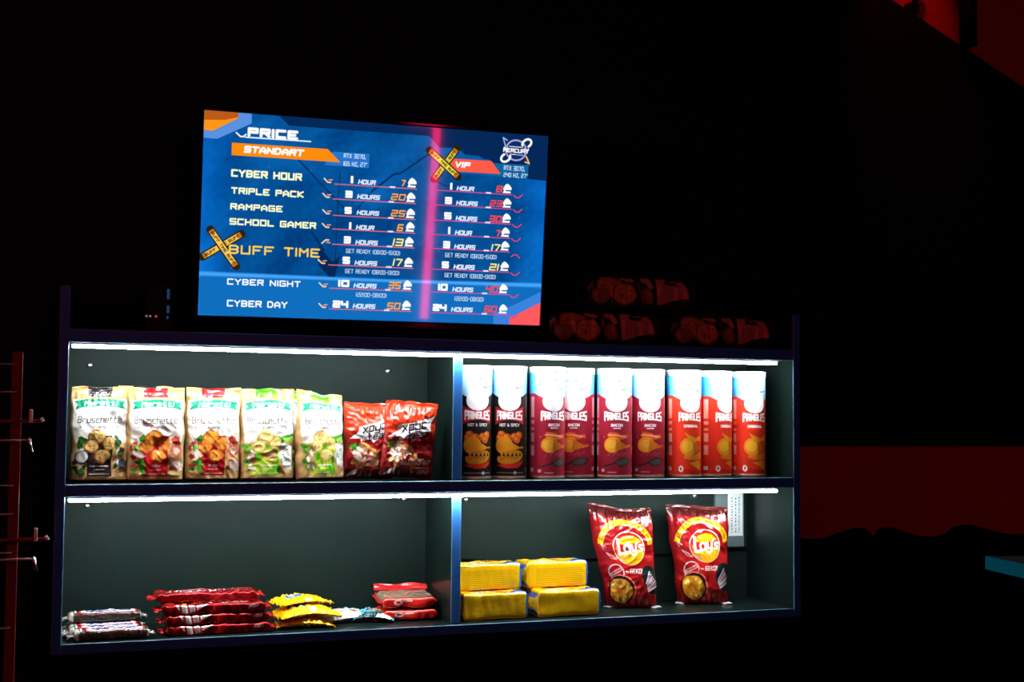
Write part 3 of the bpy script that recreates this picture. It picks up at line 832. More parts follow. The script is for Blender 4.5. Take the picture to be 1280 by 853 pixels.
def bread_art(kind):
    cv = Canvas(BW, BH, 110, 180, KR)
    cv.speckle(0.05, 4, 6)
    cv.poly([(0.004, 0.098), (0.101, 0.098), (0.1015, 0.156), (0.0035, 0.156)], C(252, 248, 238))
    for k in range(5):
        cv.poly([(0.004, 0.098), (0.101, 0.098), (0.1, 0.094 - 0.005 * k), (0.006, 0.094 - 0.005 * k)], C(250, 240, 222), 0.35)
    blk = {'black': C(40, 34, 30), 'red': C(190, 22, 24), 'green': C(105, 200, 20)}[kind]
    x0_, x1_ = BW * 0.28, BW * 0.70
    cv.rect(x0_, x1_, 0.012, 0.088, blk)
    cv.rect(x0_, x1_, 0.162, BH, blk)
    cv.rect(0, BW, 0.0, 0.006, C(120, 90, 55))  # dark bottom stripe, mostly shadow put into the print colour
    if kind == 'green':
        cv.ell(BW * .40, .03, .03, .012, C(190, 225, 60), 0.5, 0.7)
    grn = C(24, 150, 105)
    path = lambda t, v: (BW / 2 + t, 0.141 + v + 0.004 * (1 - (t / 0.045) ** 2))
    cv.poly([path(-0.046, -0.004), path(-0.030, -0.002), path(0, -0.001), path(0.030, -0.002), path(0.046, -0.004), path(0.041, 0.004), path(0.046, 0.011),
             path(0.025, 0.0125), path(0, 0.0135), path(-0.025, 0.0125), path(-0.046, 0.011), path(-0.041, 0.004)], grn)
    cv.text('Maretti', 0, 0, 0.0095, WHITE, 0.2, width=0.06, align='c', slant=0.25, path=path)
    cv.text('Bruschette', BW / 2, 0.1115, 0.013, C(70, 62, 52), 0.10, width=0.080, align='c')
    cv.text('CHIPS', BW / 2, 0.1015, 0.005, C(70, 62, 52), 0.2, width=0.022, align='c')
    cv.ell(0.018, 0.104, .0013, .0013, C(80, 70, 60))
    cv.ell(BW - 0.018, 0.104, .0013, .0013, C(80, 70, 60))
    rg = np.random.default_rng({'black': 1, 'red': 2, 'green': 3}[kind])
    if kind == 'black':
        side = [C(30, 90, 30), C(60, 110, 40), C(60, 45, 35), C(230, 225, 215)]
        chip, rim = C(235, 190, 110), C(150, 95, 40)
    elif kind == 'red':
        side = [C(60, 150, 40), C(200, 60, 45), C(250, 225, 200), C(150, 40, 35)]
        chip, rim = C(240, 150, 55), C(190, 95, 30)
    else:
        side = [C(60, 150, 30), C(240, 245, 225), C(150, 205, 60), C(250, 240, 200)]
        chip, rim = C(250, 225, 140), C(215, 165, 70)
    for i in range(26):
        sx = rg.choice([rg.uniform(0.008, 0.028), rg.uniform(0.076, 0.096)])
        cv.ell(sx, rg.uniform(0.02, 0.085), rg.uniform(.004, .009), rg.uniform(.003, .006), side[i % 4], rg.uniform(0, 3), wob=0.2, seed=i)
    if kind == 'black':
        cv.ell(0.020, 0.047, .0125, .013, C(40, 36, 34))
        cv.ell(0.020, 0.048, .0105, .0105, C(228, 228, 222))
        cv.ell(0.0185, 0.023, .006, .004, C(60, 120, 40), 0.6, wob=.3)
        cv.ell(0.094, 0.035, .007, .010, C(70, 80, 95), 0.3)
        cv.ell(0.021, 0.078, .008, .005, C(40, 110, 40), 0.2, wob=.3)
    if kind == 'red':
        cv.ell(0.090, 0.06, .011, .013, C(220, 110, 90), wob=.15)
        cv.ell(0.090, 0.06, .006, .007, C(250, 215, 190), wob=.2)
        cv.ell(0.092, 0.032, .010, .009, C(235, 200, 190), wob=.15)
        cv.ell(0.018, 0.06, .009, .010, C(250, 225, 210), wob=.2)
        cv.ell(0.016, 0.065, .005, .006, C(90, 170, 60), wob=.3)
    if kind == 'green':
        cv.poly([(0.078, 0.075), (0.101, 0.068), (0.099, 0.020), (0.080, 0.032)], C(245, 248, 240))
        for i in range(12):
            cv.ell(0.082 + 0.016 * rg.random(), 0.03 + 0.04 * rg.random(), .0016, .001, C(50, 120, 40), rg.uniform(0, 3))
        cv.line([(0.07, 0.082), (0.1, 0.09)], 0.006, C(70, 160, 50))
    for (cx, cy, r, rot) in ((0.046, 0.085, .016, 0.2), (0.035, 0.068, .0142, 0.5), (0.066, 0.073, .0135, 1.2), (0.056, 0.050, .0145, 0.0)):
        cv.ell(cx, cy, r, r * 0.86, rim, rot, wob=0.1, seed=cx * 900)
        cv.ell(cx + .001, cy + .001, r * 0.86, r * 0.72, chip, rot, wob=0.12, seed=cx * 700)
        for i in range(7):
            cv.ell(cx + rg.uniform(-.6, .6) * r, cy + rg.uniform(-.5, .5) * r, r * .14, r * .1, rim, rg.uniform(0, 3), 0.6)
    if kind == 'red':
        cv.text('PIZZA', BW * 0.49, 0.029, 0.0042, WHITE, 0.22, width=0.016, align='c')
    else:
        cv.line([(BW * .49 - .016, .031), (BW * .49 + .016, .031)], .0026, WHITE, .7)
    cv.line([(BW * .49 - .009, .0245), (BW * .49 + .009, .0245)], .0016, WHITE, .6)
    cv.rect(x0_ + 0.003, x1_ - 0.003, 0.0145, 0.018, C(225, 215, 200), 0.35)
    return cv


def bread_bag(kind, label, loc, rz, seed, rx=0.0, ry=0.0, dent=None, grp='bread chip bags on the upper left shelf', vtop=None):
    t = thing('chip_bag', label, 'chip bag', loc, rz, grp, rx, ry)
    cv = bread_art(kind)
    pouch(t, BW, BH, 0.050, cv, KR, True, 0.0013, seed, 0.0, dent=dent, vtop=vtop)
    blk = {'black': C(40, 34, 30), 'red': C(190, 22, 24), 'green': C(70, 170, 20)}[kind]
    seal(t, BW, BH - 0.0006, 0.009, [(0, .28, C(190, 145, 85)), (.28, .70, blk), (.70, 1, C(190, 145, 85))], seed, vtop, 0.25)
    return t


Z1 = MZ1 + 0.0004
bread_bag('black', 'kraft bread chip bag with a black panel, first from the left on the upper shelf', (0.062, 0.072, Z1), 0.03, 11, dent=[(0.85, 0.62, 0.10, 0.009), (0.7, .72, .05, 0.004)])
bread_bag('red', 'kraft bread chip bag with red panel and crumpled front, second from the left', (0.165, 0.066, Z1), -0.03, 23, 0.03, dent=[(0.55, 0.42, 0.09, 0.010), (0.75, 0.3, 0.06, -0.004)])
bread_bag('red', 'smooth kraft bread chip bag with red panel, between crumpled red one and green ones', (0.273, 0.072, Z1), -0.02, 37)
bread_bag('green', 'kraft bread chip bag with green panel facing front, next to the red ones', (0.378, 0.070, Z1), 0.0, 41)
bread_bag('green', 'kraft bread chip bag with green panel turned sideways, beside the red snack bags', (0.485, 0.078, Z1), 0.33, 53, 0.0, 0.0, vtop=lambda U: -0.012 * U)
bread_bag('black', 'kraft bread chip bag mostly hidden behind the first two, its top rising between them', (0.152, 0.148, Z1 + 0.003), 0.05, 67)
bread_bag('green', 'kraft bread chip bag hidden behind the two green ones, only a sliver showing', (0.432, 0.150, Z1), 0.02, 71)

# ------------------------------------------------------------------ goods: red crouton snack bags
def crouton_art(seed):
    w, h = 0.108, 0.148
    cv = Canvas(w, h, 110, 150, C(150, 22, 24))

    def f(U, V):
        k = np.clip((V - 0.52) / 0.16, 0, 1)[..., None]
        return (1 - k) * np.array(C(150, 20, 24)) + k * np.array(C(226, 58, 26))
    cv.gradient(f)
    cv.speckle(0.05, seed, 4)
    cv.poly([(0, 0), (w, 0), (w, 0.012), (0, 0.02)], C(70, 12, 14))
    P = lambda x, y: (x, y + (x - 0.05) * 0.22)
    cv.poly([P(0.008, 0.090), P(0.026, 0.1005), P(0.026, 0.111), P(0.055, 0.110), P(0.104, 0.117), P(0.094, 0.097), P(0.097, 0.088), P(0.072, 0.079), P(0.058, 0.071),
             P(0.052, 0.080), P(0.030, 0.080), P(0.030, 0.087)], C(252, 252, 250))
    pa = lambda x0, y0: (lambda t, v: P(x0 + t, y0 + v))
    cv.text('xpyc', 0, 0, 0.0190, BLACK, 0.14, width=0.052, slant=0.10, path=pa(0.034, 0.0945))
    cv.text('team', 0, 0, 0.0150, BLACK, 0.15, width=0.044, slant=0.10, path=pa(0.046, 0.0770))
    rg = np.random.default_rng(seed)
    cv.ell(0.045, 0.048, .032, .020, C(235, 150, 70), -0.6, wob=.1)
    cv.ell(0.040, 0.045, .028, .017, C(250, 225, 195), -0.6, wob=.12)
    for i in range(26):
        cv.ell(0.04 + rg.normal() * .014, 0.044 + rg.normal() * .011, rg.uniform(.003, .007), rg.uniform(.0015, .003), [C(200, 50, 40), C(255, 245, 230), C(235, 170, 100), C(170, 90, 60)][i % 4], rg.uniform(0, 3))
    cv.ell(0.017, 0.066, .009, .006, C(80, 180, 50), 0.3, wob=.2)
    for (x, y) in ((0.020, 0.034), (0.030, 0.026), (0.062, 0.030), (0.080, 0.036)):
        cv.poly([(x - .006, y - .004), (x + .006, y - .005), (x + .007, y + .005), (x - .005, y + .006)], C(235, 165, 80))
    cv.text('\u0422\u041e\u041c\u0410\u0422', 0.064, 0.0275, 0.011, WHITE, 0.2, width=0.036, slant=0.3)
    cv.rect(0.062, 0.1, 0.0205, 0.0235, C(235, 190, 110))
    cv.poly([(0.006, 0.004), (0.026, 0.01), (0.030, 0.022), (0.018, 0.016)], C(225, 222, 218))
    for i in range(5):
        cv.line([(0.076 + i * .005, .010), (0.078 + i * .005, .017)], .0018, C(235, 220, 210))
    return cv, w, h


for (lab, loc, rz, ry, seed, dent) in (
        ('red crouton snack bag leaning behind its twin, beside the green chip bag', (0.592, 0.100, Z1 + 0.001), 0.05, 0.01, 81, [(0.45, 0.83, 0.07, 0.007), (0.2, .12, .1, .004)]),
        ('red crouton snack bag in front, tilted and creased, last on the upper left shelf', (0.658, 0.050, Z1 + 0.0045), -0.12, 0.07, 95, [(0.25, 0.42, 0.09, 0.012), (0.6, 0.40, 0.07, 0.007), (.85, .5, .08, .006)])):
    t = thing('snack_bag', lab, 'snack bag', loc, rz, 'red crouton bags on the upper left shelf', 0.0, ry)
    cv, w_, h_ = crouton_art(seed)
    pouch(t, w_, h_, 0.044, cv, C(170, 40, 30), False, 0.0020, seed, 0.03, dent=dent)
    seal(t, w_, h_ - 0.0006, 0.008, [(0, 1, C(222, 60, 30))], seed)

# ------------------------------------------------------------------ goods: crisp tubes
CR, CH = 0.0379, 0.235


def can_art(kind):
    w, h = 2 * math.pi * CR, CH
    base = {'hot': C(16, 17, 15), 'bacon': C(158, 22, 44), 'orig': C(226, 46, 22)}[kind]
    cv = Canvas(w, h, 260, 250, base)
    c = w / 2
    sky0, sky1 = np.array(C(40, 160, 225)), np.array(C(235, 248, 252))
    X, Y = np.meshgrid(cv.xs, cv.ys)
    dx = np.abs(X - c)
    lim = h * 0.79 - 0.022 * np.clip(1 - dx / 0.045, 0, 1)
    k = np.clip(1.35 - dx / 0.045, 0, 1)[..., None] * 0.95
    sky = sky0 * (1 - k) + sky1 * k
    a = np.clip(0.5 + (Y - lim) / cv.px, 0, 1)[..., None]
    cv.im[:] = cv.im * (1 - a) + sky * a
    q = lambda f: h * (1 - f)
    blu = C(40, 95, 170)
    cv.line([(c - 0.017, q(.075)), (c + 0.003, q(.078)), (c + 0.003, q(.092)), (c - 0.017, q(.090)), (c - 0.017, q(.075))], 0.0016, blu)
    cv.poly([(c + 0.003, q(.074)), (c + 0.013, q(.082)), (c + 0.003, q(.094))], blu)
    cv.poly([(c + 0.006, q(.168)), (c + 0.018, q(.150)), (c + 0.019, q(.175))], C(70, 130, 200))
    cv.line([(c + 0.018, q(.165)), (c + 0.032, q(.150))], 0.003, C(90, 150, 215))
    cv.ell(c, q(.285), .0255, .0225, C(252, 252, 250))
    # name band
    rd = C(214, 26, 34)
    bow = lambda t, v: (c + t, q(.463) + (0.0195 * 0.5 + (v - 0.0195 * 0.5) * (0.80 + 0.45 * (abs(t) / 0.029) ** 2)) + 0.000)
    if kind == 'hot':
        cv.poly([bow(-0.033, -0.005), bow(-0.015, -0.003), bow(0, -0.002), bow(0.015, -0.003), bow(0.033, -0.005), bow(0.033, 0.024), bow(0.015, 0.023), bow(0, 0.022), bow(-0.015, 0.023), bow(-0.033, 0.024)], rd)
    cv.text('PRINGLES', 0, 0, 0.0195, C(255, 250, 248), 0.20, width=0.059, align='c', gap=1.5, path=bow)
    if kind == 'hot':
        cv.text('HOT & SPICY', c, q(.525), 0.0068, WHITE, 0.24, width=0.044, align='c')
    elif kind == 'bacon':
        cv.text('BACON', c, q(.522), 0.0068, WHITE, 0.26, width=0.026, align='c')
        cv.line([(c - .0075, q(.537)), (c + .0075, q(.537))], .0026, WHITE, .8)
    else:
        cv.text('ORIGINAL', c, q(.525), 0.0066, WHITE, 0.26, width=0.036, align='c')
    chip, chd = C(246, 160, 26), C(205, 112, 10)
    if kind == 'hot':
        for i, (x, y) in enumerate(((-.018, .60), (-.006, .625), (.010, .62), (.021, .605), (.016, .645), (-.022, .63))):
            cv.ell(c + x, q(y), .0085, .0085, C(232, 92, 20))
            cv.ell(c + x - .002, q(y) + .002, .004, .004, C(250, 150, 60), al=.7)
        cv.ell(c - .012, q(.70), .0195, .019, chip, 0.2)
        cv.poly([(c - .004, q(.655)), (c + .022, q(.715)), (c + .034, q(.71)), (c + .034, q(.728)), (c + .022, q(.73)), (c - .006, q(.765))], chip)
        cv.ell(c + .002, q(.81), .030, .015, C(222, 140, 24), 0.2)
        for i in range(6):
            cv.poly([(c - .024 + i * .009, q(.80)), (c - .021 + i * .009, q(.765)), (c - .018 + i * .009, q(.80))], base)
        for i in range(10):
            cv.ell(c - .02 + (i * 37 % 41) / 1000, q(.80 + (i * 13 % 30) / 1000), .0018, .0012, C(120, 60, 10))
        cv.poly([(c - .030, q(.885)), (c - .012, q(.872)), (c + .012, q(.872)), (c + .030, q(.842)), (c + .031, q(.868)), (c + .018, q(.91)), (c - .005, q(.915))], C(222, 44, 22))
        cv.line([(c + .029, q(.85)), (c + .034, q(.83))], .003, C(90, 150, 40))
        cv.line([(c - .03, q(.955)), (c + .035, q(.955))], .0013, C(190, 190, 185))
        cv.ell(c + .012, q(.955), .0035, .0035, C(230, 230, 225))
    elif kind == 'bacon':
        cv.poly([(c - .022, q(.60)), (c - .016, q(.572)), (c + .002, q(.58)), (c + .008, q(.60)), (c + .022, q(.595)), (c + .030, q(.61)), (c + .012, q(.645)), (c - .018, q(.63))], C(232, 96, 42))
        cv.line([(c - .018, q(.60)), (c + .0, q(.605)), (c + .02, q(.62))], .003, C(250, 190, 140))
        cv.ell(c - .010, q(.695), .019, .0175, chip, 0.2)
        cv.ell(c - .013, q(.690), .012, .010, C(252, 185, 60), 0.2, .6)
        cv.poly([(c - .002, q(.64)), (c + .022, q(.70)), (c + .036, q(.69)), (c + .036, q(.715)), (c + .022, q(.72)), (c - .004, q(.76))], chd)
        for i in range(4):
            cv.line([(c - .02 + .01 * i, q(.80)), (c - .012 + .012 * i, q(.765))], .0016, C(190, 130, 150), .7)
        cv.poly([(c - .008, q(.86)), (c + .012, q(.815)), (c + .036, q(.83)), (c + .026, q(.89)), (c + .004, q(.905))], C(44, 52, 52))
        cv.poly([(c - .002, q(.86)), (c + .014, q(.83)), (c + .030, q(.838)), (c + .022, q(.88)), (c + .006, q(.89))], C(90, 84, 76))
        cv.line([(c - .006, q(.872)), (c - .026, q(.90))], .004, C(40, 46, 46))
        for i in range(7):
            cv.ell(c - .03 + (i * 29 % 61) / 1000, q(.62 + (i * 47 % 180) / 1000), .0016, .0016, C(240, 130, 90))
        cv.rect(c - .036, c - .028, q(.955), q(.925), C(235, 225, 225))
        cv.line([(c - .02, q(.958)), (c - .002, q(.958))], .002, C(225, 190, 195))
    else:
        cv.poly([(c - .016, q(.57)), (c - .006, q(.60)), (c + .012, q(.63)), (c + .030, q(.60)), (c + .030, q(.655)), (c + .008, q(.66)), (c - .010, q(.62))], C(238, 150, 24))
        cv.ell(c - .006, q(.715), .0205, .021, C(238, 150, 24), 0.25)
        cv.ell(c - .009, q(.710), .013, .013, C(250, 178, 50), 0.25, .7)
        cv.poly([(c + .004, q(.66)), (c + .024, q(.725)), (c + .006, q(.785))], C(200, 110, 8))
        cv.poly([(c - .018, q(.80)), (c + .004, q(.80)), (c + .032, q(.76)), (c + .034, q(.83)), (c + .006, q(.845)), (c - .016, q(.83))], C(226, 132, 16))
        cv.poly([(c - .006, q(.875)), (c + .020, q(.845)), (c + .030, q(.90)), (c + .024, q(.945)), (c + .008, q(.91))], C(238, 150, 24))
        cv.poly([(c - .026, q(.935)), (c - .012, q(.935)), (c + .03, q(.955)), (c + .04, q(1)), (c - .05, q(1))], C(205, 22, 20), .8)
        cv.ell(c - .024, q(.93), .0055, .0075, C(245, 225, 215))
        cv.ell(c - .024, q(.93), .0022, .004, C(120, 100, 95))
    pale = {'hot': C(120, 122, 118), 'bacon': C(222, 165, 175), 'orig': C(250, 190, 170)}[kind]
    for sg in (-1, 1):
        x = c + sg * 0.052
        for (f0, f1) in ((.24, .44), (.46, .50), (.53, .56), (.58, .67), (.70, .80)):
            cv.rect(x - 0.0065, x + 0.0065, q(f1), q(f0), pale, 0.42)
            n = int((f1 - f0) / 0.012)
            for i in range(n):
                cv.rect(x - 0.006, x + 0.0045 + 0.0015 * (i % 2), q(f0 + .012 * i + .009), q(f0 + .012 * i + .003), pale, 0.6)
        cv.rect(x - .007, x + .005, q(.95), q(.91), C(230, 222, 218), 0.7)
    cv.rect(0, w, 0, 0.0035, C(215, 200, 150))
    return cv


def crisp_can(kind, label, loc, rz):
    t = thing('crisp_can', label, 'crisp can', loc, rz, 'crisp cans on the upper right shelf')
    cv = can_art(kind)
    nx, ny = cv.nx, cv.ny
    TH, V = np.meshgrid(np.linspace(0, 2 * math.pi, nx), np.linspace(0, 1, ny))
    a = math.pi / 2 + TH + math.pi / 2 - math.pi / 2      # u=0.5 faces -y
    a = TH + math.pi / 2
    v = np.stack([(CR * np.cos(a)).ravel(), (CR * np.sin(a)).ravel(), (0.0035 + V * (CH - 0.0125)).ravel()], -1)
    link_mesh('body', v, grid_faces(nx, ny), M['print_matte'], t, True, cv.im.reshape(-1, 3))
    lathe('rim', [(0, 0.0015), (CR - 0.003, 0.0015), (CR - 0.002, 0.0), (CR + 0.0006, 0.0004), (CR + 0.0009, 0.002), (CR + 0.0002, 0.0044)], M['rim'], t, 64)
    lathe('lid', [(CR + 0.0001, CH - 0.0135), (CR + 0.0007, CH - 0.013), (CR + 0.0008, CH - 0.002), (CR + 0.0008, CH - 0.0004), (CR - 0.001, CH), (CR - 0.003, CH - 0.0006), (CR - 0.0045, CH - 0.003), (0, CH - 0.003)], M['lid'], t, 64)
    return t


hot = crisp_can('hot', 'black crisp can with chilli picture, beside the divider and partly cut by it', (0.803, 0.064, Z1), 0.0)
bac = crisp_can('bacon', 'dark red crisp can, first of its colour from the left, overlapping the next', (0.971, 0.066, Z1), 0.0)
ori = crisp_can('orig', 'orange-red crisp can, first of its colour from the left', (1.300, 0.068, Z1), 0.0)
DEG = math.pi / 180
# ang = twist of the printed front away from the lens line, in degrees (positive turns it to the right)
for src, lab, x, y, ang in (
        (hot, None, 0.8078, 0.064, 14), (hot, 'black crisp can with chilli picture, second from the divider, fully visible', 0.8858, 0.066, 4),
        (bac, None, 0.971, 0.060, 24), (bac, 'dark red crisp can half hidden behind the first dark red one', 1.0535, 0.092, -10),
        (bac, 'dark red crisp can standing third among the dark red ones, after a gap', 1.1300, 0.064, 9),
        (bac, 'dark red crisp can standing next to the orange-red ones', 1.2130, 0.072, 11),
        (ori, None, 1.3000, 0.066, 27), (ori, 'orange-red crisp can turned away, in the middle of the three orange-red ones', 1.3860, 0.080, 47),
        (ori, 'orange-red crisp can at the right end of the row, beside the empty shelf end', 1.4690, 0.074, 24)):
    view = math.atan2(x + 0.1213, y + 2.6006)          # direction the can is seen from
    rz = -view + ang * DEG
    if lab is None:
        src.location = (x, y, Z1)
        src.rotation_euler = (0, 0, rz)
    else:
        dup(src, lab, (x, y, Z1), rz)

# ------------------------------------------------------------------ goods: nougat bars (brown, white name panel on top)
def bar_art():
    Ln, per = 0.136, 0.105
    cv = Canvas(Ln, per, 150, 110, C(50, 37, 27))
    rg = np.random.default_rng(8)
    for i in range(420):
        x, y = rg.uniform(0, Ln), rg.uniform(0, per)
        cv.line([(x, y), (x + rg.uniform(.001, .005), y)], 0.0007, [C(150, 138, 120), C(36, 26, 20), C(110, 95, 78)][i % 3], 0.8)
    t0, t1 = 0.365 * per, 0.60 * per
    for (x0_, x1_) in ((0.020, 0.128),):
        cv.poly([(x0_, t0 - 0.0022), (x1_ - .004, t0 - 0.0022), (x1_, t0 + .004), (x1_ - .004, t1 + .0022), (x0_ + .006, t1 + .0022), (x0_ - 0.004, t0 + 0.006)], C(214, 30, 38))
        cv.poly([(x0_ + .004, t0), (x1_ - .006, t0), (x1_ - .004, t0 + .004), (x1_ - .008, t1), (x0_ + .008, t1), (x0_ + .002, t0 + 0.006)], C(248, 248, 250))
        cv.text('SNICKERS', x0_ + 0.012, t0 + 0.0045, 0.0155, C(24, 62, 150), 0.24, width=0.083, slant=0.25)
    cv.rect(0, 0.010, 0, per, C(205, 198, 185))
    cv.rect(0.012, 0.016, t0, t1, C(240, 238, 235))
    cv.rect(Ln - 0.004, Ln, 0, per, C(190, 182, 170))
    return cv


def nougat_bar(label, loc, rz, rx):
    t = thing('chocolate_bar', label, 'chocolate bar', loc, rz, 'brown and white bars, lower left corner', rx)
    wrapper(t, 0.136, 0.034, 0.0205, 3.2, BAR_CV, seed=5, wr=0.0009, endl=0.010)
    fins(t, 0.136, 0.030, 0.0205, C(205, 200, 190), 0.011, seed=9, droop=0.004, cols=C(205, 200, 190))
    return t


BAR_CV = bar_art()
Z0 = 0.0004
nb = nougat_bar('brown bar with white name panel, front one of the bottom layer in the corner', (0.089, 0.034, Z0), 0.03, 0.0)
dup(nb, 'brown bar with white name panel, in the bottom layer just behind the front bar', (0.083, 0.070, Z0), -0.012)
dup(nb, 'brown bar with white name panel, in the bottom layer just under the top bar', (0.083, 0.106, Z0), 0.0)
dup(nb, 'brown bar, rearmost of the bottom layer, almost hidden below the top bar', (0.083, 0.142, Z0), 0.01)
dup(nb, 'brown bar with white name panel lying on top of the other bars in the corner', (0.083, 0.116, Z0 + 0.0212), 0.015)

# ------------------------------------------------------------------ goods: red wafer bars
def wafer_art():
    Ln, per = 0.196, 0.156
    cv = Canvas(Ln, per, 220, 130, C(176, 18, 22))

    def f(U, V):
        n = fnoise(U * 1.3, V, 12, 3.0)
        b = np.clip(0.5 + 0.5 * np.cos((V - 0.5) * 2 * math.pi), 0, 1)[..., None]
        return np.clip(np.array(C(92, 6, 12)) * (1 - b) + np.array(C(185, 22, 26)) * b + 0.03 * n[..., None], 0, 1)  # sides darker than the top: shade below the light strip painted in
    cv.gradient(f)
    # top face (v about 0.33..0.67): name oval, small words
    cy = 0.50 * per
    cv.ell(0.128, cy, 0.042, 0.024, C(250, 248, 246), 0.06)
    cv.ell(0.128, cy, 0.039, 0.0215, C(214, 24, 30), 0.06)
    cv.text('KitKat', 0.128, cy - 0.010, 0.022, C(255, 255, 255), 0.2, width=0.062, align='c', slant=0.22)
    cv.text('DUO', 0.062, cy - 0.008, 0.014, C(255, 255, 255), 0.24, width=0.030)
    cv.poly([(0.030, cy - .012), (0.046, cy - .006), (0.058, cy - .012), (0.046, cy - 0.018)], C(240, 170, 40))
    [cv.line([(0.018 + i * .006, cy + .006), (0.021 + i * .006, cy + .013)], .0026, C(250, 230, 225)) for i in range(7)]
    cv.rect(0.17, 0.182, cy + 0.010, cy + 0.014, C(250, 240, 235))
    # front side (v about 0.25): half oval with red strokes, small writing
    for (y0_, s) in ((0.25 * per, 1),):
        cv.poly([(0.024, y0_ + 0.011), (0.030, y0_ + 0.001), (0.040, y0_ - 0.0055), (0.052, y0_ - 0.006), (0.064, y0_ - 0.002), (0.076, y0_ + 0.004), (0.088, y0_ + 0.011)], C(250, 246, 240))
        for xx in (0.034, 0.048, 0.062):
            cv.poly([(xx - .0026, y0_ + .011), (xx + .0016, y0_ + .011), (xx + .0045, y0_ - .006), (xx + .001, y0_ - .006)], C(190, 20, 26))
        cv.poly([(0.088, y0_ - .006), (0.098, y0_ + .008), (0.112, y0_ + .010), (0.106, y0_ - .006)], C(236, 30, 26), .8)
        for i in range(5):
            cv.line([(0.164 + i * .0038, y0_ + .001), (0.1665 + i * .0038, y0_ + .006)], .0018, C(250, 235, 230))
    cv.line([(0.0, 0.40 * per), (Ln, 0.40 * per)], 0.0012, C(245, 130, 110), .6)
    return cv


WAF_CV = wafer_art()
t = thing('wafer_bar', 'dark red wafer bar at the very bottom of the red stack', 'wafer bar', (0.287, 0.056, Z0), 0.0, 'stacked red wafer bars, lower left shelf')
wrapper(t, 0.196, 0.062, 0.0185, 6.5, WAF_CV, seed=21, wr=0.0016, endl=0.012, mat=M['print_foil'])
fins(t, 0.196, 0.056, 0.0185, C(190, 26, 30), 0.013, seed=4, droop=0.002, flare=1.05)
wb = t
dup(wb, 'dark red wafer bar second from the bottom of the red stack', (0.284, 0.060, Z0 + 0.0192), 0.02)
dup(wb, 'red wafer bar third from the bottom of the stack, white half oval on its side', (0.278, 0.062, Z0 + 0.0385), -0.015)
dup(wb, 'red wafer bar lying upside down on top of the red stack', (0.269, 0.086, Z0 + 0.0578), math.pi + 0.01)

# ------------------------------------------------------------------ goods: small flat pouches of sweets
def sweet_art(kind):
    w, h = 0.112, 0.092
    if kind == 'yellow':
        cv = Canvas(w, h, 110, 90, C(250, 190, 8))
        cv.speckle(0.03, 6, 4)
        cv.poly([(0.018, 0.042), (0.050, 0.036), (0.062, 0.062), (0.044, 0.078), (0.022, 0.070)], C(40, 110, 190))
        cv.text('m', 0.026, 0.048, 0.022, WHITE, 0.2, width=0.016)
        cv.ell(0.022, 0.036, .010, .009, C(240, 140, 20))
        cv.ell(0.020, 0.040, .003, .003, WHITE)
        cv.ell(0.075, 0.062, .014, .008, C(220, 150, 10), 0.3)
        cv.ell(0.095, 0.07, .010, .006, C(60, 160, 170), 0.3)
        cv.rect(0.052, 0.060, 0.008, 0.024, C(252, 246, 225))
        cv.rect(0.062, 0.066, 0.008, 0.024, C(252, 246, 225))
    elif kind == 'white':
        cv = Canvas(w, h, 110, 90, C(246, 247, 248))
        cv.poly([(0, 0.07), (w, 0.06), (w, h), (0, h)], C(90, 185, 220))
        cv.ell(0.040, 0.046, .020, .013, C(200, 120, 70), 0.2, wob=.15)
        cv.ell(0.040, 0.048, .011, .007, C(252, 246, 240), 0.2, wob=.15)
        cv.poly([(0.060, 0.030), (0.086, 0.034), (0.088, 0.052), (0.064, 0.050)], C(120, 62, 34))
        cv.poly([(0.066, 0.036), (0.084, 0.039), (0.084, 0.049), (0.068, 0.046)], C(225, 130, 60))
        cv.ell(0.018, 0.06, .008, .012, C(110, 70, 50), 0.5)
    else:
        cv = Canvas(w, h, 110, 90, C(70, 170, 205))
        cv.poly([(0.0, 0.0), (w, 0.0), (w, 0.030), (0.050, 0.034), (0.0, 0.016)], C(40, 70, 76))
        cv.poly([(0.060, 0.0), (w, 0.0), (w, 0.045), (0.098, 0.040)], C(250, 250, 250))
        cv.poly([(0.030, 0.046), (0.094, 0.036), (0.100, 0.058), (0.036, 0.070)], C(96, 50, 30))
        cv.poly([(0.038, 0.050), (0.078, 0.044), (0.082, 0.058), (0.042, 0.064)], C(215, 135, 60))
        cv.rect(0.086, 0.096, 0.042, 0.056, C(248, 246, 244))
        cv.ell(0.02, 0.07, .012, .009, C(190, 225, 240), .4)
    return cv, w, h


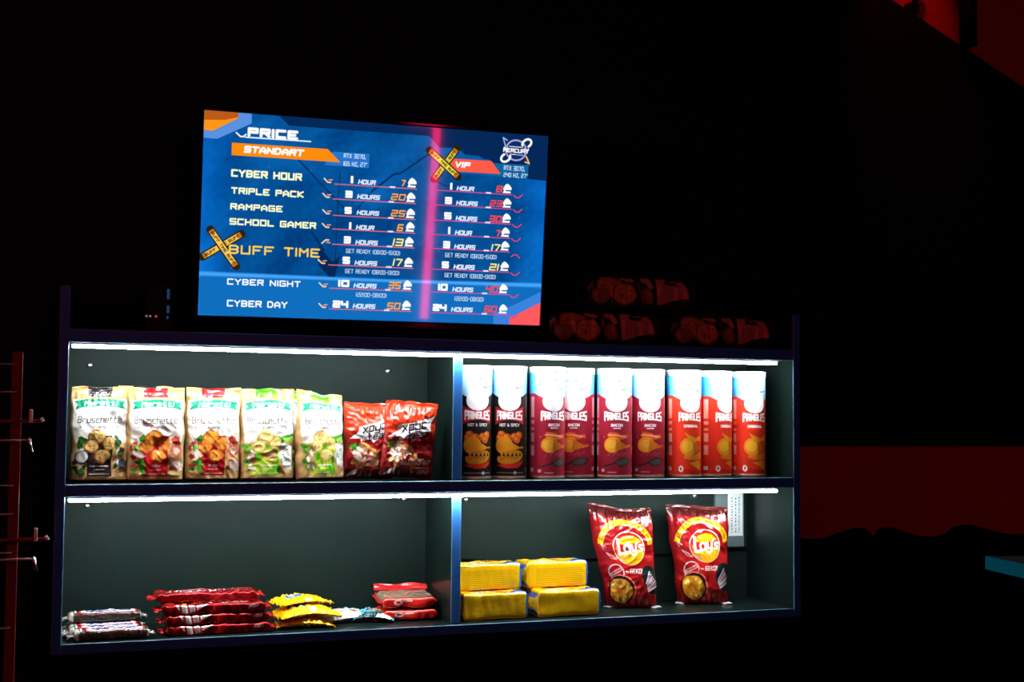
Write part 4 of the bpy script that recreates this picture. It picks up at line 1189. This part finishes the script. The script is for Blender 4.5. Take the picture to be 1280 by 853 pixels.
def sweet_pouch(kind, label, loc, rz, seed, T, grp, tilt=0.0, ry=0.0, sc=1.0):
    """Pouch lying on its back: built upright, then laid down, printed face up."""
    t = thing('sweet_pouch', label, 'sweets', loc, rz, grp, tilt, ry)
    cv, w, h = sweet_art(kind)
    o = pouch(t, w, h, T, cv, cv.im[2, 2] * 0.9, False, 0.0022, seed, 0.0)
    o.scale = (sc, sc, sc)
    # lay down: x stays, z(up) -> +y, -y(front) -> +z
    v = np.empty(len(o.data.vertices) * 3)
    o.data.vertices.foreach_get('co', v)
    v = v.reshape(-1, 3)
    v2 = np.stack([v[:, 0], v[:, 2] - h / 2, -v[:, 1]], -1)
    sag = np.clip(np.abs(v2[:, 0]) / (w / 2), 0, 1) ** 2 * T * 0.35
    v2[:, 2] += -sag
    v2[:, 2] -= v2[:, 2].min()
    o.data.vertices.foreach_set('co', v2.ravel())
    o.data.update()
    nx, ny = 8, 50
    for sg in (-1, 1):
        U, V = np.meshgrid(np.linspace(0, 1, nx), np.linspace(0, 1, ny))
        zig = (np.abs(((V * 13) % 1) - 0.5) * 2) * 0.25 * (U > 0.9)
        X = sg * (w / 2 - 0.0015 + U * (1 - zig) * 0.010)
        Y = (V - 0.5) * h * 0.97
        Z = T * 0.30 + U * 0.004 * fnoise(V * 1.4, U * 0.4, seed + sg, 2.2) - 0.002 * U
        Z = np.maximum(Z, 0.0014)
        c = np.empty((nx * ny, 3))
        c[:] = cv.im[45, 3 if sg < 0 else -4] * 0.95
        vv = np.stack([X.ravel(), Y.ravel(), Z.ravel()], -1) * sc
        link_mesh('end_seal', np.vstack([vv, vv - np.array([0, 0, 0.001])]), np.vstack([grid_faces(nx, ny), grid_faces(nx, ny, nx * ny)[:, ::-1]]), M['print_film'], t, True, np.vstack([c, c]))
    return t


g = 'yellow sweet pouches on the lower left shelf'
sweet_pouch('yellow', 'yellow sweet pouch lying at the bottom front of the yellow pile', (0.460, 0.078, Z0), -0.10, 131, 0.020, g, sc=0.90)
sweet_pouch('yellow', 'yellow sweet pouch with blue patch lying in the middle of the yellow pile', (0.466, 0.084, Z0 + 0.0175), 0.06, 137, 0.022, g, 0.04)
sweet_pouch('yellow', 'yellow sweet pouch at the top back of the yellow pile', (0.462, 0.118, Z0 + 0.0390), 0.20, 139, 0.016, g, 0.03, sc=0.88)
g = 'white and blue sweet pouches on the lower left shelf'
sweet_pouch('white', 'white sweet pouch with coconut picture, right of the yellow pouches', (0.556, 0.120, Z0 + 0.003), 0.10, 151, 0.022, g, 0.07, sc=0.82)
sweet_pouch('blue', 'turquoise sweet pouch with white corner, leaning next to the red flat packs', (0.608, 0.100, Z0 + 0.0065), -0.22, 157, 0.022, g, 0.10, 0.06, sc=0.66)

# ------------------------------------------------------------------ goods: flat red packs
def flat_art(top):
    Ln, per = 0.112, 0.27
    cv = Canvas(Ln, per, 120, 200, C(214, 34, 26))
    cv.speckle(0.06, 17, 5)
    if top:
        cv.rect(0.0, Ln, 0.32 * per, 0.63 * per, C(150, 138, 112))
        rg = np.random.default_rng(4)
        for j in range(14):
            y = 0.335 * per + j * 0.0058
            cv.line([(0.012 + rg.random() * .02, y), (Ln - 0.008 - rg.random() * .02, y)], 0.0016, C(105, 95, 78), .55)
    y = 0.25 * per
    cv.ell(0.032, y + .002, .010, .006, C(252, 235, 225))
    cv.ell(0.032, y + .002, .005, .003, C(205, 50, 40))
    cv.rect(0.042, 0.062, y + .003, y + .007, C(250, 215, 200), .8)
    cv.line([(0.0, 0.292 * per), (Ln, 0.292 * per)], .0018, C(252, 220, 205), .85)
    cv.line([(0.012, 0.215 * per), (Ln - .02, 0.210 * per)], .0016, C(250, 190, 170), .7)
    return cv


for (lab, tp, loc, rz, rx, seed) in (('flat red pack at the bottom, next to the divider', False, (0.6825, 0.124, Z0), -0.05, 0.0, 3),
                                     ('flat red pack with tan reverse side up, lying on another red pack', True, (0.6815, 0.128, Z0 + 0.0272), -0.06, 0.055, 9)):
    t = thing('flat_pack', lab, 'snack pack', loc, rz, 'flat red packs by the divider', rx)
    wrapper(t, 0.112, 0.100, 0.0235, 4.5, flat_art(tp), seed=seed, wr=0.0016, endl=0.010, mat=M['print_semi'])
    fins(t, 0.112, 0.094, 0.0235, C(200, 40, 32), 0.004, seed=seed, droop=0.001)
    if tp:
        nx, ny = 60, 10
        U, V = np.meshgrid(np.linspace(0, 1, nx), np.linspace(0, 1, ny))
        v = np.stack([((U - .5) * 0.114).ravel(), (0.034 + V * 0.012).ravel(), (0.0235 + 0.0006 + 0.011 * V + 0.002 * fnoise(U, V, 3, 2.0) * V).ravel()], -1)
        cc = np.empty((nx * ny, 3))
        cc[:] = C(196, 26, 30)
        link_mesh('fin_seal', np.vstack([v, v + np.array([0, 0.0009, 0])]), np.vstack([grid_faces(nx, ny), grid_faces(nx, ny, nx * ny)[:, ::-1]]), M['print_film'], t, True, np.vstack([cc, cc]))

# ------------------------------------------------------------------ goods: yellow biscuit packs
TL, TD, TH_ = 0.142, 0.070, 0.0550


def tuc_art():
    per = 2 * (TD + TH_) * 0.965
    cv = Canvas(TL, per, 150, 200, C(252, 194, 8))
    v = lambda f: f * per
    blue = C(24, 92, 190)
    # front face 0.14..0.36, top 0.36..0.64
    rg = np.random.default_rng(2)
    for j in range(9):
        y = v(0.165) + j * 0.0042
        x = 0.022
        while x < TL - 0.014:
            l = rg.uniform(.002, .006)
            cv.line([(x, y), (x + l, y)], 0.0011, C(110, 80, 10), .55)
            x += l + .0018
    cv.poly([(0.088, v(0.375)), (TL - .004, v(0.375)), (TL - 0.004, v(0.52)), (0.122, v(0.49))], blue)
    cv.poly([(0.10, v(0.365)), (TL - .004, v(0.345)), (TL - 0.004, v(0.378)), (0.112, v(0.378))], C(235, 240, 248), .6)
    cv.text('TUC', 0.030, v(0.43), 0.022, WHITE, 0.26, width=0.05, slant=0.2)
    cv.poly([(0.018, v(0.385)), (0.046, v(0.38)), (0.050, v(0.40)), (0.020, v(0.41))], C(250, 245, 235))
    cv.ell(0.085, v(0.52), .02, .014, C(225, 150, 30), 0.2)
    cv.ell(0.105, v(0.55), .016, .012, C(235, 170, 50), 0.2)
    cv.line([(0, v(0.357)), (TL, v(0.357))], 0.0012, C(255, 228, 110))
    cv.line([(0.014, v(0.155)), (TL, v(0.152))], 0.001, C(205, 150, 20))
    cv.rect(TL - 0.0045, TL, 0, per, blue)
    cv.rect(0, 0.004, 0, per, C(235, 170, 10))
    return cv


t = thing('biscuit_pack', 'yellow biscuit pack, front one of the bottom row, partly behind the divider edge', 'biscuit pack', (0.8485, 0.066, Z0), 0.0, 'yellow biscuit packs stacked beside the divider')
wrapper(t, TL, TD, TH_, 9, tuc_art(), seed=31, wr=0.0013, endl=0.005, flat=0.62, mat=M['print_semi'])
for sg in (-1, 1):                                    # folded ends
    nx, ny = 30, 30
    U, V = np.meshgrid(np.linspace(-1, 1, nx), np.linspace(-1, 1, ny))
    bul = 0.0035 * (1 - np.maximum(np.abs(U), np.abs(V)) ** 2) + 0.0012 * np.abs(U - 0.2 * V)
    v = np.stack([(sg * (TL / 2 - 0.001) + sg * bul).ravel(), (U * TD * 0.475).ravel(), (TH_ / 2 + V * TH_ * 0.40).ravel()], -1)
    c = np.empty((nx * ny, 3))
    c[:] = C(24, 92, 190) if sg > 0 else C(240, 180, 10)
    fold = (np.abs(U) > np.abs(V)).ravel()
    c[fold] *= 0.9
    if sg < 0:
        c[(np.abs(V) > 0.55).ravel() & ~fold] = C(60, 90, 150)
    link_mesh('end_fold', v, grid_faces(nx, ny) if sg > 0 else grid_faces(nx, ny)[:, ::-1], M['print_film'], t, True, c)
tube('fin_seal', [(TL / 2 + 0.003, -TD * 0.42, TH_ * 0.52), (TL / 2 + 0.007, 0, TH_ * 0.62), (TL / 2 + 0.003, TD * 0.42, TH_ * 0.5)], 0.0016, material('blue_film', L(30, 90, 180), 0.3), t, 6)
bp = t
dup(bp, 'yellow biscuit pack, right-hand one of the bottom front row, beside the left red crisp bag', (1.0130, 0.066, Z0), 0.02)
dup(bp, 'yellow biscuit pack in the bottom back row, its top showing under the upper right pack', (0.975, 0.143, Z0), 0.0)
dup(bp, 'yellow biscuit pack of the upper layer, by the divider', (0.8480, 0.104, Z0 + TH_ + 0.0008), 0.0)
dup(bp, 'yellow biscuit pack of the upper layer, right-hand one with blue end showing', (1.0030, 0.110, Z0 + TH_ + 0.0008), 0.03)

# ------------------------------------------------------------------ goods: red crisp bags
def crisp_art():
    w, h = 0.140, 0.212
    cv = Canvas(w, h, 150, 220, C(150, 18, 22))

    def f(U, V):
        n = fnoise(U, V * 1.5, 3, 1.2)
        d = np.exp(-(((U - .5) / .45) ** 2 + ((V - .38) / .32) ** 2))[..., None]
        tp = np.clip((V - 0.90) / 0.05, 0, 1)[..., None]
        c = np.array(C(142, 16, 20)) * (1 - d) + np.array(C(205, 30, 28)) * d + 0.012 * n[..., None]
        return np.clip(c * (1 - tp) + np.array(C(74, 20, 18)) * tp, 0, 1)
    cv.gradient(f)
    Y_ = C(250, 190, 24)
    ax, ay, R0, R1 = 0.074, 0.128, 0.050, 0.0615
    arc = []
    for k in range(31):
        a = math.radians(172 - k * 164 / 30)
        arc.append((ax + R1 * math.cos(a) * 1.05, ay + 0.004 + R1 * math.sin(a)))
    for k in range(31):
        a = math.radians(8 + k * 164 / 30)
        arc.append((ax + R0 * math.cos(a) * 1.05, ay + 0.004 + R0 * math.sin(a)))
    cv.poly(arc, Y_)
    pth = lambda t, v: (ax + (R0 + 0.0022 + v) * 1.05 * math.cos(math.pi / 2 - t / (R0 + .004)), ay + .004 + (R0 + 0.0022 + v) * math.sin(math.pi / 2 - t / (R0 + .004)))
    cv.text('\u0414\u041e\u0421\u0422\u0423\u041f\u041d\u041e \u041a\u0410\u0416\u0414\u042b\u0419 \u0414\u0415\u041d\u042c', 0, 0, 0.0076, C(90, 40, 10), 0.15, width=0.138, align='c', path=pth)
    cv.ell(0.080, 0.132, 0.0375, 0.0365, C(250, 235, 225), 0.2)
    cv.ell(0.080, 0.132, 0.0355, 0.0345, C(214, 34, 26), 0.2)
    cv.ell(0.082, 0.128, 0.033, 0.0315, C(250, 176, 20), 0.3)
    cv.poly([(0.050, 0.143), (0.075, 0.139), (0.112, 0.145), (0.112, 0.133), (0.080, 0.124), (0.052, 0.122)], C(214, 34, 26))
    # name
    cv.line([(0.056, 0.150), (0.056, 0.120), (0.072, 0.122)], 0.0062, WHITE)
    for (x, y) in ((0.075, 0.131),):
        cv.ring(x, y, .0062, .0078, .0048, WHITE)
        cv.line([(x + .0068, y + .008), (x + .0072, y - .008)], .0048, WHITE)
    cv.line([(0.087, 0.139), (0.088, 0.127), (0.096, 0.128)], .0046, WHITE)
    cv.line([(0.097, 0.140), (0.0955, 0.122), (0.090, 0.1165), (0.085, 0.119)], .0046, WHITE)
    cv.line([(0.101, 0.148), (0.100, 0.143)], .0035, WHITE)
    cv.line([(0.112, 0.139), (0.105, 0.139), (0.104, 0.135), (0.111, 0.131), (0.110, 0.126), (0.103, 0.126)], .0042, WHITE)
    # white leaf scribbles and seal
    for (pts) in ([(0.024, 0.122), (0.034, 0.110), (0.046, 0.108), (0.036, 0.116), (0.024, 0.122)], [(0.02, 0.130), (0.016, 0.140), (0.026, 0.134)], [(0.046, 0.112), (0.06, 0.106), (0.070, 0.108)]):
        cv.line(pts, .0018, C(240, 190, 185))
    cv.ring(0.040, 0.080, .019, .0165, .0026, C(240, 205, 200), rot=0.4)
    cv.line([(0.026, 0.074), (0.054, 0.088)], .008, C(235, 170, 165), .8)
    cv.line([(0.029, 0.0765), (0.052, 0.0865)], .0024, C(170, 30, 30))
    cv.text('\u0411\u0415\u041a\u041e\u041d', 0.074, 0.0775, 0.0100, WHITE, 0.16, width=0.036, slant=0.2)
    cv.line([(0.070, 0.081), (0.064, 0.082)], .002, WHITE)
    cv.line([(0.113, 0.081), (0.120, 0.080)], .002, WHITE)
    # crisps, onions
    cv.ell(0.046, 0.040, .0335, .032, C(60, 16, 14))
    cv.ring(0.048, 0.041, .0345, .033, .0014, C(245, 190, 170), -0.5, 2.4)
    rg = np.random.default_rng(12)
    cv.ell(0.045, 0.039, .029, .028, C(236, 150, 24), wob=.07)
    for i in range(26):
        a, r = rg.uniform(0, 6.28), 0.022 * math.sqrt(rg.random())
        cv.ell(0.045 + r * math.cos(a), 0.039 + r * math.sin(a), rg.uniform(.005, .009), rg.uniform(.003, .006), [C(250, 190, 60), C(222, 126, 14), C(255, 214, 110), C(244, 164, 36)][i % 4], rg.uniform(0, 3), .85)
    cv.ell(0.127, 0.062, .022, .033, C(30, 46, 44), 0.35)
    for i in range(7):
        a = 0.25 + i * 0.16
        cv.line([(0.112 + .001 * i, 0.056 - .003 * i), (0.124 + 0.003 * i, 0.080 - .0052 * i)], .0036, [C(240, 220, 222), C(205, 150, 165)][i % 2])
    cv.rect(0.116, 0.134, 0.186, 0.199, C(225, 228, 225))
    cv.rect(0.119, 0.131, 0.189, 0.196, C(190, 196, 192))
    cv.line([(0.08, 0.196), (0.104, 0.192)], .0014, C(150, 60, 50))
    return cv, w, h


for (lab, loc, rz, rx, ry, seed, vt) in (
        ('red crisp bag leaning to one side, left-hand one, next to the yellow biscuit packs', (1.196, 0.112, Z0 + 0.0006), -0.36, 0.0, -0.130, 171, lambda U: 0.010 * (1 - U) - 0.006 * np.exp(-((U - .6) / .2) ** 2)),
        ('red crisp bag standing upright, right-hand one, in front of the labelled adapter', (1.376, 0.118, Z0 + 0.0006), -0.34, 0.0, -0.062, 183, lambda U: 0.004 * (1 - U))):
    t = thing('crisp_bag', lab, 'crisp bag', loc, rz, 'red crisp bags on the lower right shelf')
    cv, w_, h_ = crisp_art()
    pouch(t, w_, h_, 0.062, cv, C(190, 192, 190), False, 0.0016, seed, 0.05, mat=M['print_semi'], dent=[(0.9, 0.55, .06, .006), (0.3, .62, .05, -.004), (0.15, .3, .07, .006)], vtop=vt, shear=ry, taper=0.20)
    seal(t, w_, h_ - 0.0006, 0.006, [(0, 1, C(84, 22, 20))], seed, vt, shear=ry)
    for sg in (-1, 1):
        U, V = np.meshgrid(np.linspace(0, 1, 12), np.linspace(0, 1, 8))
        v = np.stack([(sg * (w_ / 2 - 0.040 + 0.034 * U)).ravel(), (-0.014 * U + 0.01 * V * (1 - U)).ravel(), (0.0016 + V * 0.007 * (1 - 0.7 * U) + 0.0015 * np.sin(U * 9)).ravel()], -1)
        c = np.empty((96, 3))
        c[:] = C(165, 165, 162)
        link_mesh('foil_corner', np.vstack([v, v + np.array([0, 0.0008, 0])]), np.vstack([grid_faces(12, 8), grid_faces(12, 8, 96)[:, ::-1]]), M['print_film'], t, True, np.vstack([c, c]))

# ------------------------------------------------------------------ packs lying on top of the unit
def loaf_art():
    Ln, per = 0.262, 0.36
    cv = Canvas(Ln, per, 220, 220, C(40, 24, 18))
    y = 0.25 * per
    cv.speckle(0.1, 7, 3)
    for (cx, cy, r, c_) in ((0.052, y + .012, .034, C(190, 110, 60)), (0.086, y - .006, .030, C(205, 120, 70)), (0.030, y - .014, .022, C(150, 90, 60))):
        cv.ell(cx, cy, r, r * .9, C(120, 60, 30), wob=.05)
        cv.ell(cx, cy, r * .88, r * .78, c_, wob=.05)
        rg = np.random.default_rng(int(cx * 1000))
        for i in range(12):
            cv.ell(cx + rg.uniform(-.6, .6) * r, cy + rg.uniform(-.5, .5) * r, r * .12, r * .08, C(140, 70, 35), rg.uniform(0, 3), .7)
    cv.line([(0.084, y + .034), (0.104, y + .026)], .010, C(200, 110, 90))
    cv.ell(0.142, y - .012, .016, .024, C(130, 75, 45), 0.25)
    cv.ell(0.142, y - .012, .010, .017, C(160, 95, 55), 0.25)
    cv.line([(0.130, y + .028), (0.142, y + .030), (0.152, y + .014)], .011, C(205, 110, 85))
    cv.poly([(0.163, y + .036), (0.230, y + .034), (0.240, y + .014), (0.246, y - .012), (0.220, y - .018), (0.168, y - .034)], C(200, 105, 88))
    cv.poly([(0.184, y + .031), (0.214, y + .030), (0.214, y + .020), (0.184, y + .020)], C(40, 22, 18))
    for i in range(6):
        cv.line([(0.178 + i * .010, y - .014), (0.179 + i * .010, y + .008 - .002 * i)], .0022, C(150, 70, 60))
    return cv


def loaf_pack(label, loc, rz):
    t = thing('bread_snack_pack', label, 'snack pack', loc, rz, 'dark snack packs on top of the shelf unit')
    wrapper(t, 0.262, 0.100, 0.076, 3.4, LOAF_CV, seed=77, wr=0.0035, endl=0.020, flat=0.25)
    fins(t, 0.262, 0.080, 0.076, C(60, 34, 26), 0.010, seed=5, droop=0.004)
    return t


LOAF_CV = loaf_art()
ZT = 0.5734
lp = loaf_pack('dark snack pack lying on top of the unit, nearest to the television', (1.100, 0.090, ZT), 0.0)
dup(lp, 'dark snack pack lying on top of the unit at its right end', (1.388, 0.090, ZT), 0.0)
dup(lp, 'dark snack pack lying across the other two on top of the unit', (1.186, 0.092, ZT + 0.0800), 0.02)

# ------------------------------------------------------------------ display rack at the left edge
t = thing('display_rack', 'red-lit wire display rack with hooks, at the left edge', 'rack', (-0.089, -0.10, -1.05))
z = lambda a: a + 1.05
box('post', -0.009, 0.009, -0.009, 0.009, 0.0, z(0.524), M['rack'], t, 0.002)
box('post', -0.609, -0.591, -0.009, 0.009, 0.0, z(0.524), M['rack'], t, 0.002)
for x in (0.0, -0.6):
    box('foot', x - 0.012, x + 0.012, -0.22, 0.10, 0.0, 0.02, M['rack'], t, 0.003)
for a in (0.502, 0.454, 0.293, 0.244, 0.178, 0.05, -0.10, -0.3):
    tube('cross_wire', [(-0.60, -0.0105, z(a)), (0.0, -0.0105, z(a))], 0.0018, M['rack'], t, 8)
for (a, x1_, r) in ((0.404, 0.042, 0.0030), (0.200, 0.055, 0.0036)):
    h = tube('hook', [(-0.60, -0.016, z(a - .003)), (-0.2, -0.016, z(a - .001)), (x1_ - .003, -0.016, z(a)), (x1_, -0.016, z(a + .003))], r, M['rack'], t, 10)
    tube('tip', [(x1_ - .002, -0.016, z(a + .001)), (x1_ + .003, -0.016, z(a + .004))], r * 1.25, M['tag'], h, 10)
    tube('lower_wire', [(-0.60, -0.016, z(a - .036)), (x1_ - .015, -0.016, z(a - .033))], r * 0.6, M['rack'], h, 8)
    box('price_clip', x1_ - .021, x1_ - .015, -0.021, -0.012, z(a - .003), z(a + .020), M['tag'], h, 0.001)
    bm = bmesh.new()
    add_tube(bm, [(x1_ - .020, -0.016, z(a - .030)), (x1_ - .018, -0.020, z(a - .040)), (x1_ - .015, -0.016, z(a - .052)), (x1_ - .019, -0.014, z(a - .046))], 0.0028, 8)
    from_bm('wire_clip', bm, M['chrome'], h, True)

# ------------------------------------------------------------------ counter at the lower right corner
ex, ey = -0.240, -0.971                       # edge direction, towards the aisle
nx_, ny_ = 0.971, -0.240                      # away from the aisle
t = thing('counter', 'dark service counter with teal front edge, lower right corner', 'counter', (1.16, -1.075, -1.05))


def obox(name, a0, a1, b0, b1, z0, z1, m, bev=0.002):
    bm = bmesh.new()
    add_box(bm, a0, a1, b0, b1, z0, z1, bev)
    for v in bm.verts:
        a, b_ = v.co.x, v.co.y
        v.co.x, v.co.y = ex * a + nx_ * b_, ey * a + ny_ * b_
    bmesh.ops.recalc_face_normals(bm, faces=bm.faces)
    return from_bm(name, bm, m, t)


obox('worktop', 0.0, 1.3, 0.0012, 0.62, 1.264, 1.282, M['desk_top'])
obox('edge_strip', 0.0, 1.3, 0.0, 0.0010, 1.264, 1.282, M['desk_edge'], 0.0)
obox('front_panel', 0.06, 1.28, 0.030, 0.052, 0.0, 1.2638, M['desk_body'])
obox('end_panel', 0.06, 0.08, 0.053, 0.56, 0.0, 1.2638, M['desk_body'])
obox('plinth', 0.08, 1.28, 0.054, 0.50, 0.0, 0.08, M['desk_top'])
